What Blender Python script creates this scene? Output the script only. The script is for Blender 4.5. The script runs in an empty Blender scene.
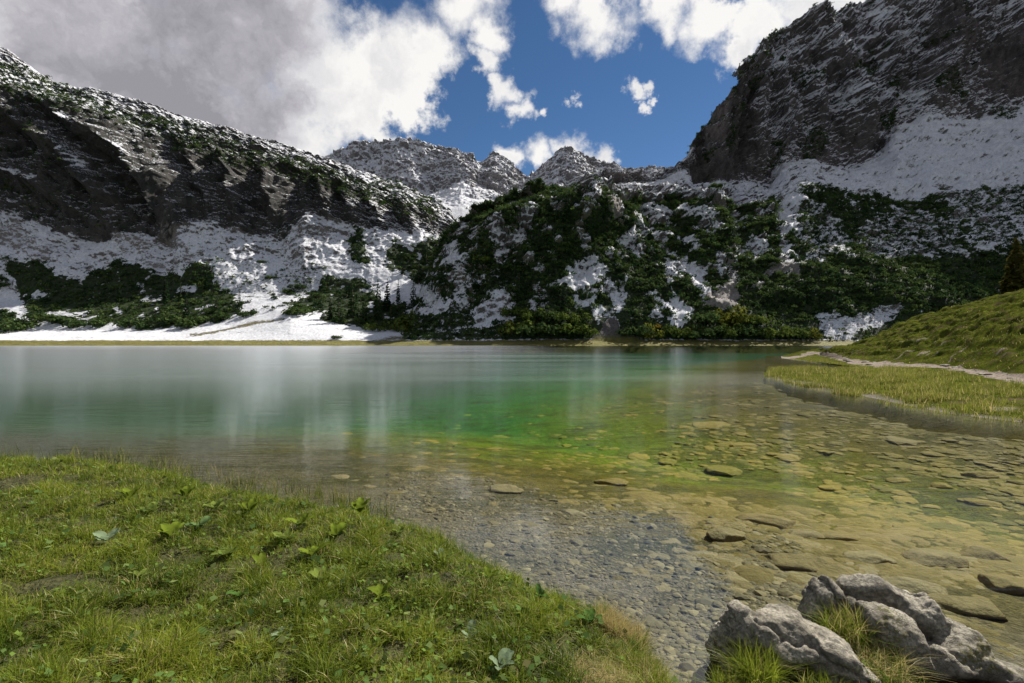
import bpy, math, random
import numpy as np
from mathutils import Vector

R = math.radians
rng = np.random.default_rng(7)
random.seed(7)
scene = bpy.context.scene
COL = scene.collection

# ------------------------------------------------------------------ camera
F = 500.0            # focal length in pixels of the 1024 px wide frame
CX, CY = 512.0, 341.5
EYE = 2.0            # eye above the lake's surface (water is z = 0)
cam = bpy.data.cameras.new('camera')
cam.sensor_width = 36.0
cam.lens = 36.0 * F / 1024.0
cam.clip_start = 0.05
cam.clip_end = 20000
camo = bpy.data.objects.new('camera', cam)
COL.objects.link(camo)
camo.location = (0, 0, EYE)
camo.rotation_euler = (R(90), 0, 0)
scene.camera = camo

# ------------------------------------------------------------------ light
SUN_AZ, SUN_EL = 50.0, 44.0       # azimuth to the right of the view (+Y), elevation
sd = Vector((math.sin(R(SUN_AZ)) * math.cos(R(SUN_EL)), math.cos(R(SUN_AZ)) * math.cos(R(SUN_EL)), math.sin(R(SUN_EL))))
sun = bpy.data.lights.new('sun', 'SUN')
sun.energy = 5.0
sun.angle = R(0.6)
sun.color = (1.0, 0.95, 0.87)
suno = bpy.data.objects.new('sun', sun)
COL.objects.link(suno)
suno.rotation_euler = (-sd).to_track_quat('-Z', 'Y').to_euler()

scene.view_settings.view_transform = 'Standard'
scene.view_settings.look = 'None'
scene.view_settings.exposure = 0.92
scene.view_settings.gamma = 1.0
scene.view_settings.use_curve_mapping = False
scene.render.engine = 'CYCLES'
scene.cycles.use_denoising = True
scene.cycles.max_bounces = 6
scene.cycles.transparent_max_bounces = 8
scene.cycles.caustics_reflective = False
scene.cycles.caustics_refractive = False


# ------------------------------------------------------------------ node helper
class NT:
    def __init__(self, tree):
        self.t = tree
        tree.nodes.clear()

    def n(self, typ, **kw):
        nd = self.t.nodes.new(typ)
        for k, v in kw.items():
            if k.startswith('i_'):
                key = k[2:]
                key = int(key) if key.isdigit() else key.replace('_', ' ')
                self.put(nd.inputs[key], v)
            else:
                setattr(nd, k, v)
        return nd

    def put(self, sock, v):
        if isinstance(v, bpy.types.NodeSocket):
            self.t.links.new(v, sock)
        elif isinstance(v, bpy.types.Node):
            self.t.links.new(v.outputs[0], sock)
        else:
            if isinstance(v, tuple) and len(v) == 3 and len(getattr(sock, 'default_value', (0,) * 3)) == 4:
                v = v + (1.0,)
            sock.default_value = v

    def math(self, op, a, b=0.0, c=None, clamp=False):
        nd = self.t.nodes.new('ShaderNodeMath')
        nd.operation = op
        nd.use_clamp = clamp
        self.put(nd.inputs[0], a)
        self.put(nd.inputs[1], b)
        if c is not None:
            self.put(nd.inputs[2], c)
        return nd.outputs[0]

    def vmath(self, op, a, b=None, s=None):
        nd = self.t.nodes.new('ShaderNodeVectorMath')
        nd.operation = op
        self.put(nd.inputs[0], a)
        if b is not None:
            self.put(nd.inputs[1], b)
        if s is not None:
            self.put(nd.inputs['Scale'], s)
        return nd.outputs['Value'] if op in ('DISTANCE', 'LENGTH', 'DOT_PRODUCT') else nd.outputs[0]

    def ramp(self, v, lo, hi, a=0.0, b=1.0, smooth=True):
        nd = self.t.nodes.new('ShaderNodeMapRange')
        nd.interpolation_type = 'SMOOTHSTEP' if smooth else 'LINEAR'
        self.put(nd.inputs[0], v)
        for i, q in enumerate((lo, hi, a, b)):
            self.put(nd.inputs[i + 1], q)
        return nd.outputs[0]

    def noise(self, vec, scale, detail=4, rough=0.55, dist=0.0, col=False):
        nd = self.t.nodes.new('ShaderNodeTexNoise')
        self.put(nd.inputs['Vector'], vec)
        nd.inputs['Scale'].default_value = scale
        nd.inputs['Detail'].default_value = detail
        nd.inputs['Roughness'].default_value = rough
        nd.inputs['Distortion'].default_value = dist
        return nd.outputs['Color' if col else 'Fac']

    def mix(self, f, a, b):
        nd = self.t.nodes.new('ShaderNodeMix')
        nd.data_type = 'RGBA'
        self.put(nd.inputs[0], f)
        self.put(nd.inputs[6], a)
        self.put(nd.inputs[7], b)
        return nd.outputs[2]

    def scale(self, vec, s):
        nd = self.t.nodes.new('ShaderNodeMapping')
        self.put(nd.inputs['Vector'], vec)
        nd.inputs['Scale'].default_value = s
        return nd.outputs[0]

    def cramp(self, v, stops):
        nd = self.t.nodes.new('ShaderNodeValToRGB')
        e = nd.color_ramp.elements
        while len(e) < len(stops):
            e.new(0.5)
        for el, (p, c) in zip(e, stops):
            el.position = p
            el.color = tuple(c) + (1.0,)
        self.put(nd.inputs[0], v)
        return nd.outputs[0]


def new_mat(name):
    m = bpy.data.materials.new(name)
    m.use_nodes = True
    t = NT(m.node_tree)
    out = t.n('ShaderNodeOutputMaterial')
    return m, t, out


def pix_dir(x, y):
    return Vector(((x - CX) / F, 1.0, (CY - y) / F)).normalized()


# ------------------------------------------------------------------ sky with clouds
world = bpy.data.worlds.new('World')
scene.world = world
world.use_nodes = True
w = NT(world.node_tree)
wout = w.n('ShaderNodeOutputWorld')
bg = w.n('ShaderNodeBackground')
bg.inputs['Strength'].default_value = 0.1
w.put(wout.inputs['Surface'], bg)
sky = w.n('ShaderNodeTexSky')
sky.sky_type = 'NISHITA'
sky.sun_disc = False
sky.sun_elevation = R(SUN_EL)
sky.sun_rotation = R(SUN_AZ)
sky.altitude = 1800
sky.air_density = 1.0
sky.dust_density = 0.15
sky.ozone_density = 3.0
tc = w.n('ShaderNodeTexCoord')
D = tc.outputs['Generated']
hsv = w.n('ShaderNodeHueSaturation')
hsv.inputs['Saturation'].default_value = 1.15
hsv.inputs['Value'].default_value = 0.43
w.put(hsv.inputs['Color'], sky)
skyc = hsv.outputs[0]
wn = w.noise(D, 3.2, 7, 0.62, col=True)
warp = w.vmath('SUBTRACT', wn, (0.5, 0.5, 0.5))
wn2 = w.noise(D, 14.0, 5, 0.6, col=True)
warp2 = w.vmath('SUBTRACT', wn2, (0.5, 0.5, 0.5))
DW = w.vmath('ADD', w.vmath('ADD', D, w.vmath('SCALE', warp, s=0.16)), w.vmath('SCALE', warp2, s=0.10))
BLOBS = [(-260, -120, 300), (20, -60, 210), (120, 60, 140), (20, 60, 120), (230, 20, 100), (325, 85, 66), (398, 78, 48),
         (280, 130, 60), (362, 108, 34), (436, 62, 26), (415, 112, 28), (292, 22, 42), (200, 110, 80),
         (472, 2, 30), (492, 36, 18), (484, 66, 14), (502, 92, 13), (527, 106, 10), (545, 110, 6), (573, 92, 6),
         (596, 6, 24), (606, 28, 17), (566, -16, 24), (664, 2, 20), (706, 12, 26), (746, 16, 34), (734, 52, 17), (796, 4, 40),
         (860, -30, 60), (620, -52, 46), (1000, -80, 120), (630, 82, 8), (643, 76, 6), (650, 88, 5), (640, 98, 6), (652, 108, 6), (678, 88, 4),
         (512, 158, 12), (545, 156, 15), (575, 154, 15), (606, 160, 13), (632, 164, 8), (660, -230, 120), (420, -260, 150),
         (1250, -150, 200), (200, -420, 200), (900, -420, 160)]
md = None
for (bx_, by_, br_) in BLOBS:
    c = pix_dir(bx_, by_)
    rr = 0.5 * ((pix_dir(bx_ + br_, by_) - c).length + (pix_dir(bx_, by_ + br_) - c).length)
    d = w.math('DIVIDE', w.vmath('DISTANCE', DW, tuple(c)), rr)
    md = d if md is None else w.math('SMOOTH_MIN', md, d, 0.18)
# clouds over the rest of the sky dome (behind and beside the viewer)
back = w.ramp(w.n('ShaderNodeSeparateXYZ', i_0=D).outputs['Y'], 0.25, -0.1, 3.0, 0.0)
gen = w.math('ADD', back, w.ramp(w.noise(D, 2.4, 6, 0.6), 0.42, 0.62, 1.5, 0.4))
md = w.math('MINIMUM', md, gen)
fine = w.noise(D, 22.0, 6, 0.65)
dens_in = w.math('ADD', md, w.math('MULTIPLY', w.math('SUBTRACT', fine, 0.5), 1.25))
soft = w.ramp(w.noise(D, 5.0, 3, 0.5), 0.38, 0.62, 0.0, 0.42)
dens = w.ramp(dens_in, w.math('ADD', 1.24, soft), w.math('SUBTRACT', 0.80, soft), 0.0, 1.0)
core = w.ramp(dens_in, 1.0, 0.25, 0.0, 1.0)
sunang = w.vmath('DISTANCE', D, tuple(pix_dir(700, -120)))
near = w.ramp(sunang, 0.95, 0.45, 0.0, 1.0)
billow = w.noise(DW, 6.0, 7, 0.6)
bright = w.math('ADD', w.math('MULTIPLY', billow, 1.1), w.math('MULTIPLY', near, 0.55))
bright = w.math('SUBTRACT', bright, w.math('MULTIPLY', core, 0.22))
# the great bank of cloud on the left is thick and grey
leftd = w.vmath('DISTANCE', D, tuple(pix_dir(60, 60)))
thick = w.ramp(leftd, 0.62, 0.12, 0.0, 1.0)
bright = w.math('SUBTRACT', bright, w.math('MULTIPLY', thick, 0.16))
bright = w.math('ADD', bright, w.math('MULTIPLY', w.math('SUBTRACT', w.noise(DW, 2.9, 7, 0.58), 0.5), 2.0))
ccol = w.cramp(w.ramp(bright, 0.05, 0.98, smooth=False),
               [(0.0, (1.75, 1.7, 1.85)), (0.25, (2.5, 2.42, 2.6)), (0.6, (4.0, 3.95, 4.05)), (1.0, (5.2, 5.1, 4.95))])
w.put(bg.inputs['Color'], w.mix(w.math('MULTIPLY', dens, 0.97), skyc, ccol))


# ------------------------------------------------------------------ numpy noise
_perm = rng.permutation(256)
_perm = np.concatenate([_perm, _perm, _perm]).astype(np.int32)
_grad = rng.normal(size=(256, 3))
_grad /= np.linalg.norm(_grad, axis=1)[:, None]
_grad = _grad.astype(np.float32)


def perlin(p):
    p = np.asarray(p, dtype=np.float32)
    i = np.floor(p).astype(np.int32)
    f = p - i
    i &= 255
    u = f * f * f * (f * (f * 6 - 15) + 10)
    out = 0
    for dx in (0, 1):
        wx = u[..., 0] if dx else 1 - u[..., 0]
        a = _perm[i[..., 0] + dx]
        for dy in (0, 1):
            wy = u[..., 1] if dy else 1 - u[..., 1]
            b = _perm[a + i[..., 1] + dy]
            for dz in (0, 1):
                wz = u[..., 2] if dz else 1 - u[..., 2]
                g = _grad[_perm[b + i[..., 2] + dz] & 255]
                out = out + wx * wy * wz * (g[..., 0] * (f[..., 0] - dx) + g[..., 1] * (f[..., 1] - dy) + g[..., 2] * (f[..., 2] - dz))
    return out * 1.5


def fbm(p, octaves=5, gain=0.5, ridged=False):
    p = np.asarray(p, dtype=np.float32)
    s, a, tot = 0, 1.0, 0.0
    for k in range(octaves):
        v = perlin(p * (2.03 ** k) + 17.3 * k)
        if ridged:
            v = 1 - 2 * np.abs(v) - 0.35
        s = s + a * v
        tot += a
        a *= gain
    return s / tot


def sstep(x, a, b):
    t = np.clip((x - a) / (b - a), 0, 1)
    return t * t * (3 - 2 * t)


# ------------------------------------------------------------------ mesh helpers
def tag(o, label=None, cat=None, group=None, kind=None):
    if label: o['label'] = label
    if cat: o['category'] = cat
    if group: o['group'] = group
    if kind: o['kind'] = kind
    return o


def build(name, V, Fc, mat=None, parent=None, smooth=True, attrs=None, nper=4, colors=None):
    """V: (n,3) array; Fc: (m,nper) int array"""
    me = bpy.data.meshes.new(name)
    V = np.ascontiguousarray(V, dtype=np.float32)
    Fc = np.ascontiguousarray(Fc, dtype=np.int32)
    m = len(Fc)
    me.vertices.add(len(V))
    me.vertices.foreach_set('co', V.ravel())
    me.loops.add(m * nper)
    me.loops.foreach_set('vertex_index', Fc.ravel())
    me.polygons.add(m)
    me.polygons.foreach_set('loop_start', np.arange(0, m * nper, nper, dtype=np.int32))
    me.polygons.foreach_set('loop_total', np.full(m, nper, dtype=np.int32))
    me.polygons.foreach_set('use_smooth', np.full(m, smooth, dtype=bool))
    me.update(calc_edges=True)
    for k, v in (attrs or {}).items():
        a = me.attributes.new(k, 'FLOAT', 'POINT')
        a.data.foreach_set('value', np.ascontiguousarray(v, dtype=np.float32).ravel())
    if colors is not None:
        a = me.attributes.new('tint', 'FLOAT_COLOR', 'POINT')
        c4 = np.ones((len(V), 4), dtype=np.float32)
        c4[:, :3] = colors
        a.data.foreach_set('color', c4.ravel())
    if mat: me.materials.append(mat)
    o = bpy.data.objects.new(name, me)
    COL.objects.link(o)
    if parent: o.parent = parent
    return o


def grid_faces(nr, nc):
    i = np.arange(nr - 1)[:, None] * nc + np.arange(nc - 1)[None, :]
    return np.stack([i, i + 1, i + nc + 1, i + nc], -1).reshape(-1, 4)


def curve(pts, x):
    pts = sorted(pts)
    return np.interp(x, [p[0] for p in pts], [p[1] for p in pts])


def inpoly(px, py, poly):
    c = np.zeros(px.shape, bool)
    n = len(poly)
    for i in range(n):
        x0, y0 = poly[i]
        x1, y1 = poly[(i + 1) % n]
        if y0 == y1: continue
        cond = ((y0 > py) != (y1 > py)) & (px < (x1 - x0) * (py - y0) / (y1 - y0) + x0)
        c ^= cond
    return c


def world_pt(x, y, z):
    """the point at height z (below the eye) that the photograph shows at pixel x, y"""
    Y = (EYE - z) * F / (y - CY)
    return ((x - CX) / F * Y, Y, z)


# ------------------------------------------------------------------ cover of the slopes (surveyed from the photograph)
VEG = [  # density, outline
    (0.93, [(10, 258), (45, 262), (62, 272), (84, 286), (95, 270), (104, 265), (120, 262), (150, 268), (170, 270), (190, 262), (205, 262), (215, 275),
            (235, 285), (255, 290), (257, 312), (230, 318), (200, 325), (180, 327), (150, 329), (130, 323), (100, 326), (70, 327), (30, 318), (22, 290)]),
    (0.9, [(-60, 305), (0, 308), (20, 314), (15, 330), (0, 333), (-60, 333)]), (0.8, [(-20, 272), (10, 276), (12, 284), (-20, 285)]),
    (0.5, [(200, 255), (235, 262), (260, 275), (330, 262), (330, 300), (256, 312), (225, 290)]),
    (0.93, [(285, 302), (305, 296), (330, 275), (360, 280), (385, 300), (415, 308), (405, 325), (380, 330), (330, 326), (322, 312), (290, 314)]),
    (0.85, [(350, 235), (362, 224), (366, 245), (372, 262), (360, 266), (345, 250)]),
    (0.9, [(382, 262), (400, 230), (406, 230), (410, 250), (440, 240), (455, 255), (457, 275), (430, 280), (398, 286)]),
    (0.55, [(375, 180), (400, 180), (422, 190), (447, 205), (440, 225), (400, 222), (375, 205)]),
    (0.58, [(-300, -40), (0, 60), (100, 100), (180, 122), (290, 158), (400, 195), (400, 215), (290, 185), (200, 160), (100, 128), (0, 96), (-300, 60)]),
    (0.4, [(-300, 80), (0, 96), (100, 130), (160, 150), (120, 180), (60, 190), (0, 185), (-300, 160)]),
    (0.45, [(-20, 180), (150, 190), (140, 238), (0, 212)]), (0.35, [(40, 120), (170, 140), (175, 215), (90, 225), (40, 190)]),
]
VEG_R = [
    (0.78, [(385, 300), (420, 260), (440, 225), (512, 200), (530, 345), (385, 345)]),
    (0.93, [(505, 205), (560, 194), (640, 194), (700, 196), (1400, 190), (1400, 350), (500, 350), (505, 300)]),
    (0.85, [(770, 178), (800, 185), (830, 190), (845, 195), (880, 200), (905, 203), (940, 190), (950, 192), (955, 260), (770, 260)]),
]
VEG_R.append((0.85, [(440, 262), (440, 222), (470, 214), (505, 195), (560, 186), (575, 200), (500, 262)]))
GAPS = [  # outlines inside the scrub where the ground shows: (veg left, snow, gravel, outline)
    (.03, .85, 0, [(563, 275), (575, 262), (585, 257), (598, 265), (608, 270), (600, 280), (580, 287), (560, 286), (548, 290), (550, 284)]),
    (.05, .85, 0, [(615, 240), (626, 236), (640, 220), (657, 228), (645, 235), (636, 240), (633, 253), (620, 248)]),
    (.05, .8, .2, [(500, 262), (508, 238), (520, 216), (540, 205), (534, 220), (526, 236), (514, 250), (506, 268)]),
    (.1, .8, 0, [(645, 203), (660, 206), (677, 222), (670, 225), (645, 212)]), (.1, .8, 0, [(682, 217), (697, 217), (712, 236), (703, 235)]),
    (.05, .85, 0, [(678, 238), (695, 240), (697, 252), (687, 252)]), (.1, .8, 0, [(655, 246), (664, 250), (662, 254), (653, 250)]),
    (.08, .8, 0, [(658, 263), (680, 273), (677, 279), (662, 272)]), (.1, .8, .1, [(682, 262), (700, 270), (708, 287), (692, 280)]),
    (.08, .8, .1, [(645, 288), (665, 301), (690, 307), (688, 320), (680, 331), (672, 318), (655, 305)]),
    (.02, .1, 1, [(700, 303), (715, 286), (736, 282), (734, 300), (725, 313), (710, 305)]),
    (.1, .35, .8, [(724, 285), (721, 265), (726, 240), (727, 215), (725, 203), (734, 206), (735, 230), (728, 245), (727, 265), (731, 285)]),
    (.08, .85, 0, [(741, 243), (755, 239), (763, 250), (757, 258)]),
    (.02, .75, .3, [(772, 200), (790, 180), (800, 185), (795, 215), (787, 240), (783, 262), (777, 255), (783, 225), (781, 210)]),
    (.03, .25, .9, [(766, 270), (778, 260), (793, 262), (792, 277), (775, 271), (758, 285), (748, 291), (758, 278)]),
    (.06, .9, 0, [(556, 194), (575, 187), (600, 182), (640, 181), (665, 173), (684, 160), (700, 186), (708, 197), (690, 199), (660, 187), (625, 189), (595, 191), (562, 195)]),
    (.1, .85, 0, [(690, 192), (700, 178), (725, 190), (745, 180), (768, 190), (774, 204), (750, 200), (735, 198), (720, 209), (705, 205)]),
    (.42, .5, .3, [(812, 314), (830, 312), (850, 318), (880, 310), (895, 302), (900, 312), (880, 325), (850, 336), (826, 337)]),
    (.62, .6, .1, [(800, 205), (822, 208), (850, 240), (845, 252), (815, 262), (800, 240)]),
    (.6, .55, .2, [(860, 218), (925, 212), (955, 225), (955, 252), (900, 258), (862, 250)]),
    (.58, .55, .3, [(935, 194), (1100, 180), (1100, 245), (990, 248), (950, 225)]),
    (.05, .9, 0, [(368, 278), (398, 271), (430, 288), (447, 300), (430, 307), (405, 290), (382, 286)]),
    (.05, .85, 0, [(440, 247), (452, 240), (468, 262), (460, 270), (446, 262)]), (.1, .8, 0, [(490, 225), (502, 226), (506, 250), (494, 246)]),
    (.1, .8, 0, [(400, 312), (470, 296), (470, 303), (440, 312), (405, 318)]), (.1, .6, .3, [(470, 308), (512, 300), (512, 322), (480, 326)]),
    (.04, .85, 0, [(396, 232), (424, 228), (425, 246), (410, 252), (398, 245)]),
    (.15, .1, .2, [(588, 345), (600, 330), (612, 318), (625, 330), (645, 345)]),
    (.05, .2, .7, [(598, 205), (612, 205), (614, 222), (600, 222)]),
]


def cover(px, py, polys, default=0.0):
    v = np.full(px.shape, default)
    for d, pl in polys:
        v = np.where(inpoly(px, py, pl), d, v)
    return v


def soft_line(px, py, pts, width):
    """1 on the upper side of the outline"""
    return sstep(curve(pts, px) - py, -width, width)


# ------------------------------------------------------------------ materials of the mountains
def mountain_material(name, rock_a, rock_b, scale=1.0):
    m, t, out = new_mat(name)
    pos = t.n('ShaderNodeNewGeometry').outputs['Position']
    nz = t.n('ShaderNodeSeparateXYZ', i_0=t.n('ShaderNodeNewGeometry').outputs['Normal']).outputs['Z']
    A = lambda k: t.n('ShaderNodeAttribute', attribute_name=k).outputs['Fac']
    snow, veg, grav, grass = A('snow'), A('veg'), A('gravel'), A('grass')
    strata = t.scale(pos, (0.16 * scale, 0.16 * scale, 0.035 * scale))
    n1 = t.noise(strata, 1.0, 8, 0.65)
    n2 = t.noise(pos, 0.9 * scale, 5, 0.7)
    n3 = t.noise(pos, 0.035 * scale, 4, 0.55)
    rock = t.mix(t.ramp(t.math('ADD', n1, t.math('MULTIPLY', n3, 0.5)), 0.5, 1.0), rock_a, rock_b)
    rock = t.mix(t.ramp(n2, 0.45, 0.75), rock, tuple(0.55 * c for c in rock_a))
    gravel = t.mix(t.ramp(n2, 0.3, 0.7), (0.27, 0.245, 0.225), (0.15, 0.135, 0.12))
    meadow = t.mix(t.ramp(t.noise(pos, 0.3, 5, 0.7), 0.3, 0.7), (0.10, 0.095, 0.025), (0.17, 0.15, 0.045))
    scrubc = t.mix(t.ramp(n2, 0.35, 0.7), (0.016, 0.026, 0.010), (0.034, 0.045, 0.018))
    base = t.mix(grav, rock, gravel)
    base = t.mix(grass, base, meadow)
    # snow lies where the slope is gentle and where the mask says so, broken up by stones
    sn = t.noise(t.scale(pos, (0.55 * scale, 0.8 * scale, 1.1 * scale)), 1.0, 7, 0.72)
    sn2 = t.noise(pos, 0.1 * scale, 4, 0.6)
    a = t.math('ADD', t.math('MULTIPLY', snow, 1.18), t.math('MULTIPLY', t.math('SUBTRACT', nz, 0.6), 0.75))
    a = t.math('ADD', a, t.math('MULTIPLY', t.math('SUBTRACT', sn, 0.5), 2.6))
    a = t.math('ADD', a, t.math('MULTIPLY', t.math('SUBTRACT', sn2, 0.5), 0.8))
    sfac = t.ramp(a, 0.52, 0.74)
    snowc = t.mix(t.ramp(n2, 0.35, 0.75), (0.61, 0.62, 0.65), (0.38, 0.37, 0.37))
    colr = t.mix(t.math('MULTIPLY', sfac, t.ramp(snow, 0.02, 0.12)), base, snowc)
    vfac = t.ramp(t.math('ADD', veg, t.math('MULTIPLY', t.math('SUBTRACT', t.noise(pos, 0.3 * scale, 6, 0.7), 0.5), 1.9)), 0.59, 0.71)
    colr = t.mix(vfac, colr, scrubc)
    b = t.n('ShaderNodeBump')
    b.inputs['Strength'].default_value = 0.75
    b.inputs['Distance'].default_value = 1.6 / scale
    bh = t.math('ADD', t.math('MULTIPLY', n1, 1.2), t.math('MULTIPLY', n2, 0.55))
    t.put(b.inputs['Height'], t.math('MULTIPLY', bh, t.ramp(sfac, 0, 1, 1.0, 0.45)))
    p = t.n('ShaderNodeBsdfPrincipled', i_Base_Color=colr, i_Roughness=0.85)
    p.inputs['Specular IOR Level'].default_value = 0.15
    t.put(p.inputs['Normal'], b)
    t.put(out.inputs['Surface'], p)
    return m


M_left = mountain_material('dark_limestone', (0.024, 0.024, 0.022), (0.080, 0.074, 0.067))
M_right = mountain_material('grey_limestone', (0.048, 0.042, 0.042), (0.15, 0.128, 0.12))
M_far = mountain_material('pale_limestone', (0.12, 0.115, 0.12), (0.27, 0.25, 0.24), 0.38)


# ------------------------------------------------------------------ a mountain side from contour curves
def massif(name, mat, xs, rows, masks, amp, seed, freq=0.02, relief=1.6, ribs=None):
    """rows: list of (n_sub, Y(x), y(x), roughness) from the foot to behind the ridge"""
    T, YY, PY, RG = [], [], [], []
    for k in range(len(rows) - 1):
        n, Ya, ya, ra = rows[k]
        _, Yb, yb, rb = rows[k + 1]
        last = k == len(rows) - 2
        for s in np.linspace(0, 1, n + (1 if last else 0), endpoint=last):
            za = EYE + (CY - ya) / F * Ya
            zb = EYE + (CY - yb) / F * Yb
            Y = Ya + (Yb - Ya) * s
            z = za + (zb - za) * s
            YY.append(Y + 0 * xs)
            PY.append(CY - (z - EYE) / Y * F)
            RG.append(ra + (rb - ra) * s + 0 * xs)
    Y = np.array(YY); PYa = np.array(PY); RG = np.array(RG)
    PX = np.broadcast_to(xs, Y.shape)
    X = (PX - CX) / F * Y
    Z = EYE + (CY - PYa) / F * Y
    P = np.stack([X, Y, Z], -1)
    q = P * freq + seed
    n1 = fbm(q * np.array([1, 1, 0.75]), 6, 0.52, ridged=True)
    n2 = fbm(q * 2.7 * np.array([1, 1, 0.9]) + 5, 6, 0.6)
    n3 = fbm(q * 7 * np.array([1, 1, 0.8]) + 9, 4, 0.6, ridged=True)
    P2 = P.copy()
    if ribs is not None:
        qx = PX + fbm(P * .04, 4, .6) * 8; qy = PYa + fbm(P * .04 + 9, 4, .6) * 6
        rb = 0
        for (A, wd, pl) in ribs:
            d = np.full(PX.shape, 1e9)
            for (ax_, ay_), (bx_, by_) in zip(pl[:-1], pl[1:]):
                vx, vy = bx_ - ax_, by_ - ay_
                tt_ = np.clip(((qx - ax_) * vx + (qy - ay_) * vy) / (vx * vx + vy * vy), 0, 1)
                dx_, dy_ = qx - ax_ - tt_ * vx, qy - ay_ - tt_ * vy
                side = np.sign(dx_ * vy - dy_ * vx)
                dd_ = np.hypot(dx_, dy_) * np.where(side > 0, .9, 1.5)
                d = np.minimum(d, dd_)
            rb = rb + A * np.clip(1 - d / wd, 0, 1) ** 1.2
        P2[..., 1] -= rb * (np.clip((RG - .52) * 4, 0, 1) if relief > 1.55 and P[0, 0, 0] < -50 else np.clip(RG * 1.4, 0, 1))
    big = fbm(q * np.array([0.42, 0.42, 0.12]) + 77, 3, 0.5, ridged=True)
    disp = RG * amp * (n1 * 1.0 + n2 * 0.95 + n3 * 0.5 + big * relief)
    P2[..., 1] -= disp
    P2[..., 0] += RG * amp * 0.5 * fbm(q * 3 + 31, 4, 0.55)
    P2[..., 2] += RG * amp * 0.42 * (n2 + 0.45 * n3)
    P2[..., 2] += (1 - np.clip(RG, 0, 1)) * 0.7 * fbm(P * 0.06 + seed, 5, 0.55) * (Z > 0.8)
    at = masks(PX, PYa, P)
    o = build(name, P2.reshape(-1, 3), grid_faces(*Y.shape), mat, attrs={k: v for k, v in at.items()})
    return o, P2, PX, PYa, at


def warp_px(PX, PY, P, s=1.0):
    wx = fbm(P * 0.05 + 3, 2, 0.6) * 8 * s + fbm(P * 0.16 + 13, 5, 0.7) * 13 * s
    wy = fbm(P * 0.05 + 50, 2, 0.6) * 5 * s + fbm(P * 0.16 + 63, 5, 0.7) * 9 * s
    return PX + wx, PY + wy


c = lambda *p: (lambda x: curve(list(p), x))
# ---- left side -----------------------------------------------------------------
xsL = lambda: None
L_sky = [(-500, -160), (-60, 15), (0, 46), (20, 58), (60, 86), (100, 94), (130, 98), (180, 115), (230, 130), (290, 148), (330, 160), (360, 172), (400, 184), (430, 198), (450, 212), (462, 228), (478, 262), (500, 300)]
L_edge = [(-500, -60), (0, 88), (60, 112), (100, 118), (140, 128), (200, 150), (290, 172), (350, 190), (400, 204), (430, 216), (450, 228), (462, 242), (478, 275), (500, 310)]
L_base = [(-500, 190), (0, 209), (30, 221), (60, 231), (95, 240), (120, 236), (150, 235), (172, 243), (180, 222), (200, 224), (240, 228), (262, 238), (285, 240), (305, 214), (330, 219), (360, 226), (400, 230), (430, 235), (455, 248), (478, 285), (500, 318)]
L_tal = [(-500, 300), (0, 300), (100, 300), (200, 295), (300, 292), (400, 292), (450, 300), (478, 315), (500, 330)]
L_foot = [(-500, 330), (0, 331), (60, 330), (120, 330), (180, 327), (240, 320), (290, 312), (330, 320), (390, 330), (440, 335), (500, 338)]


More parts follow.
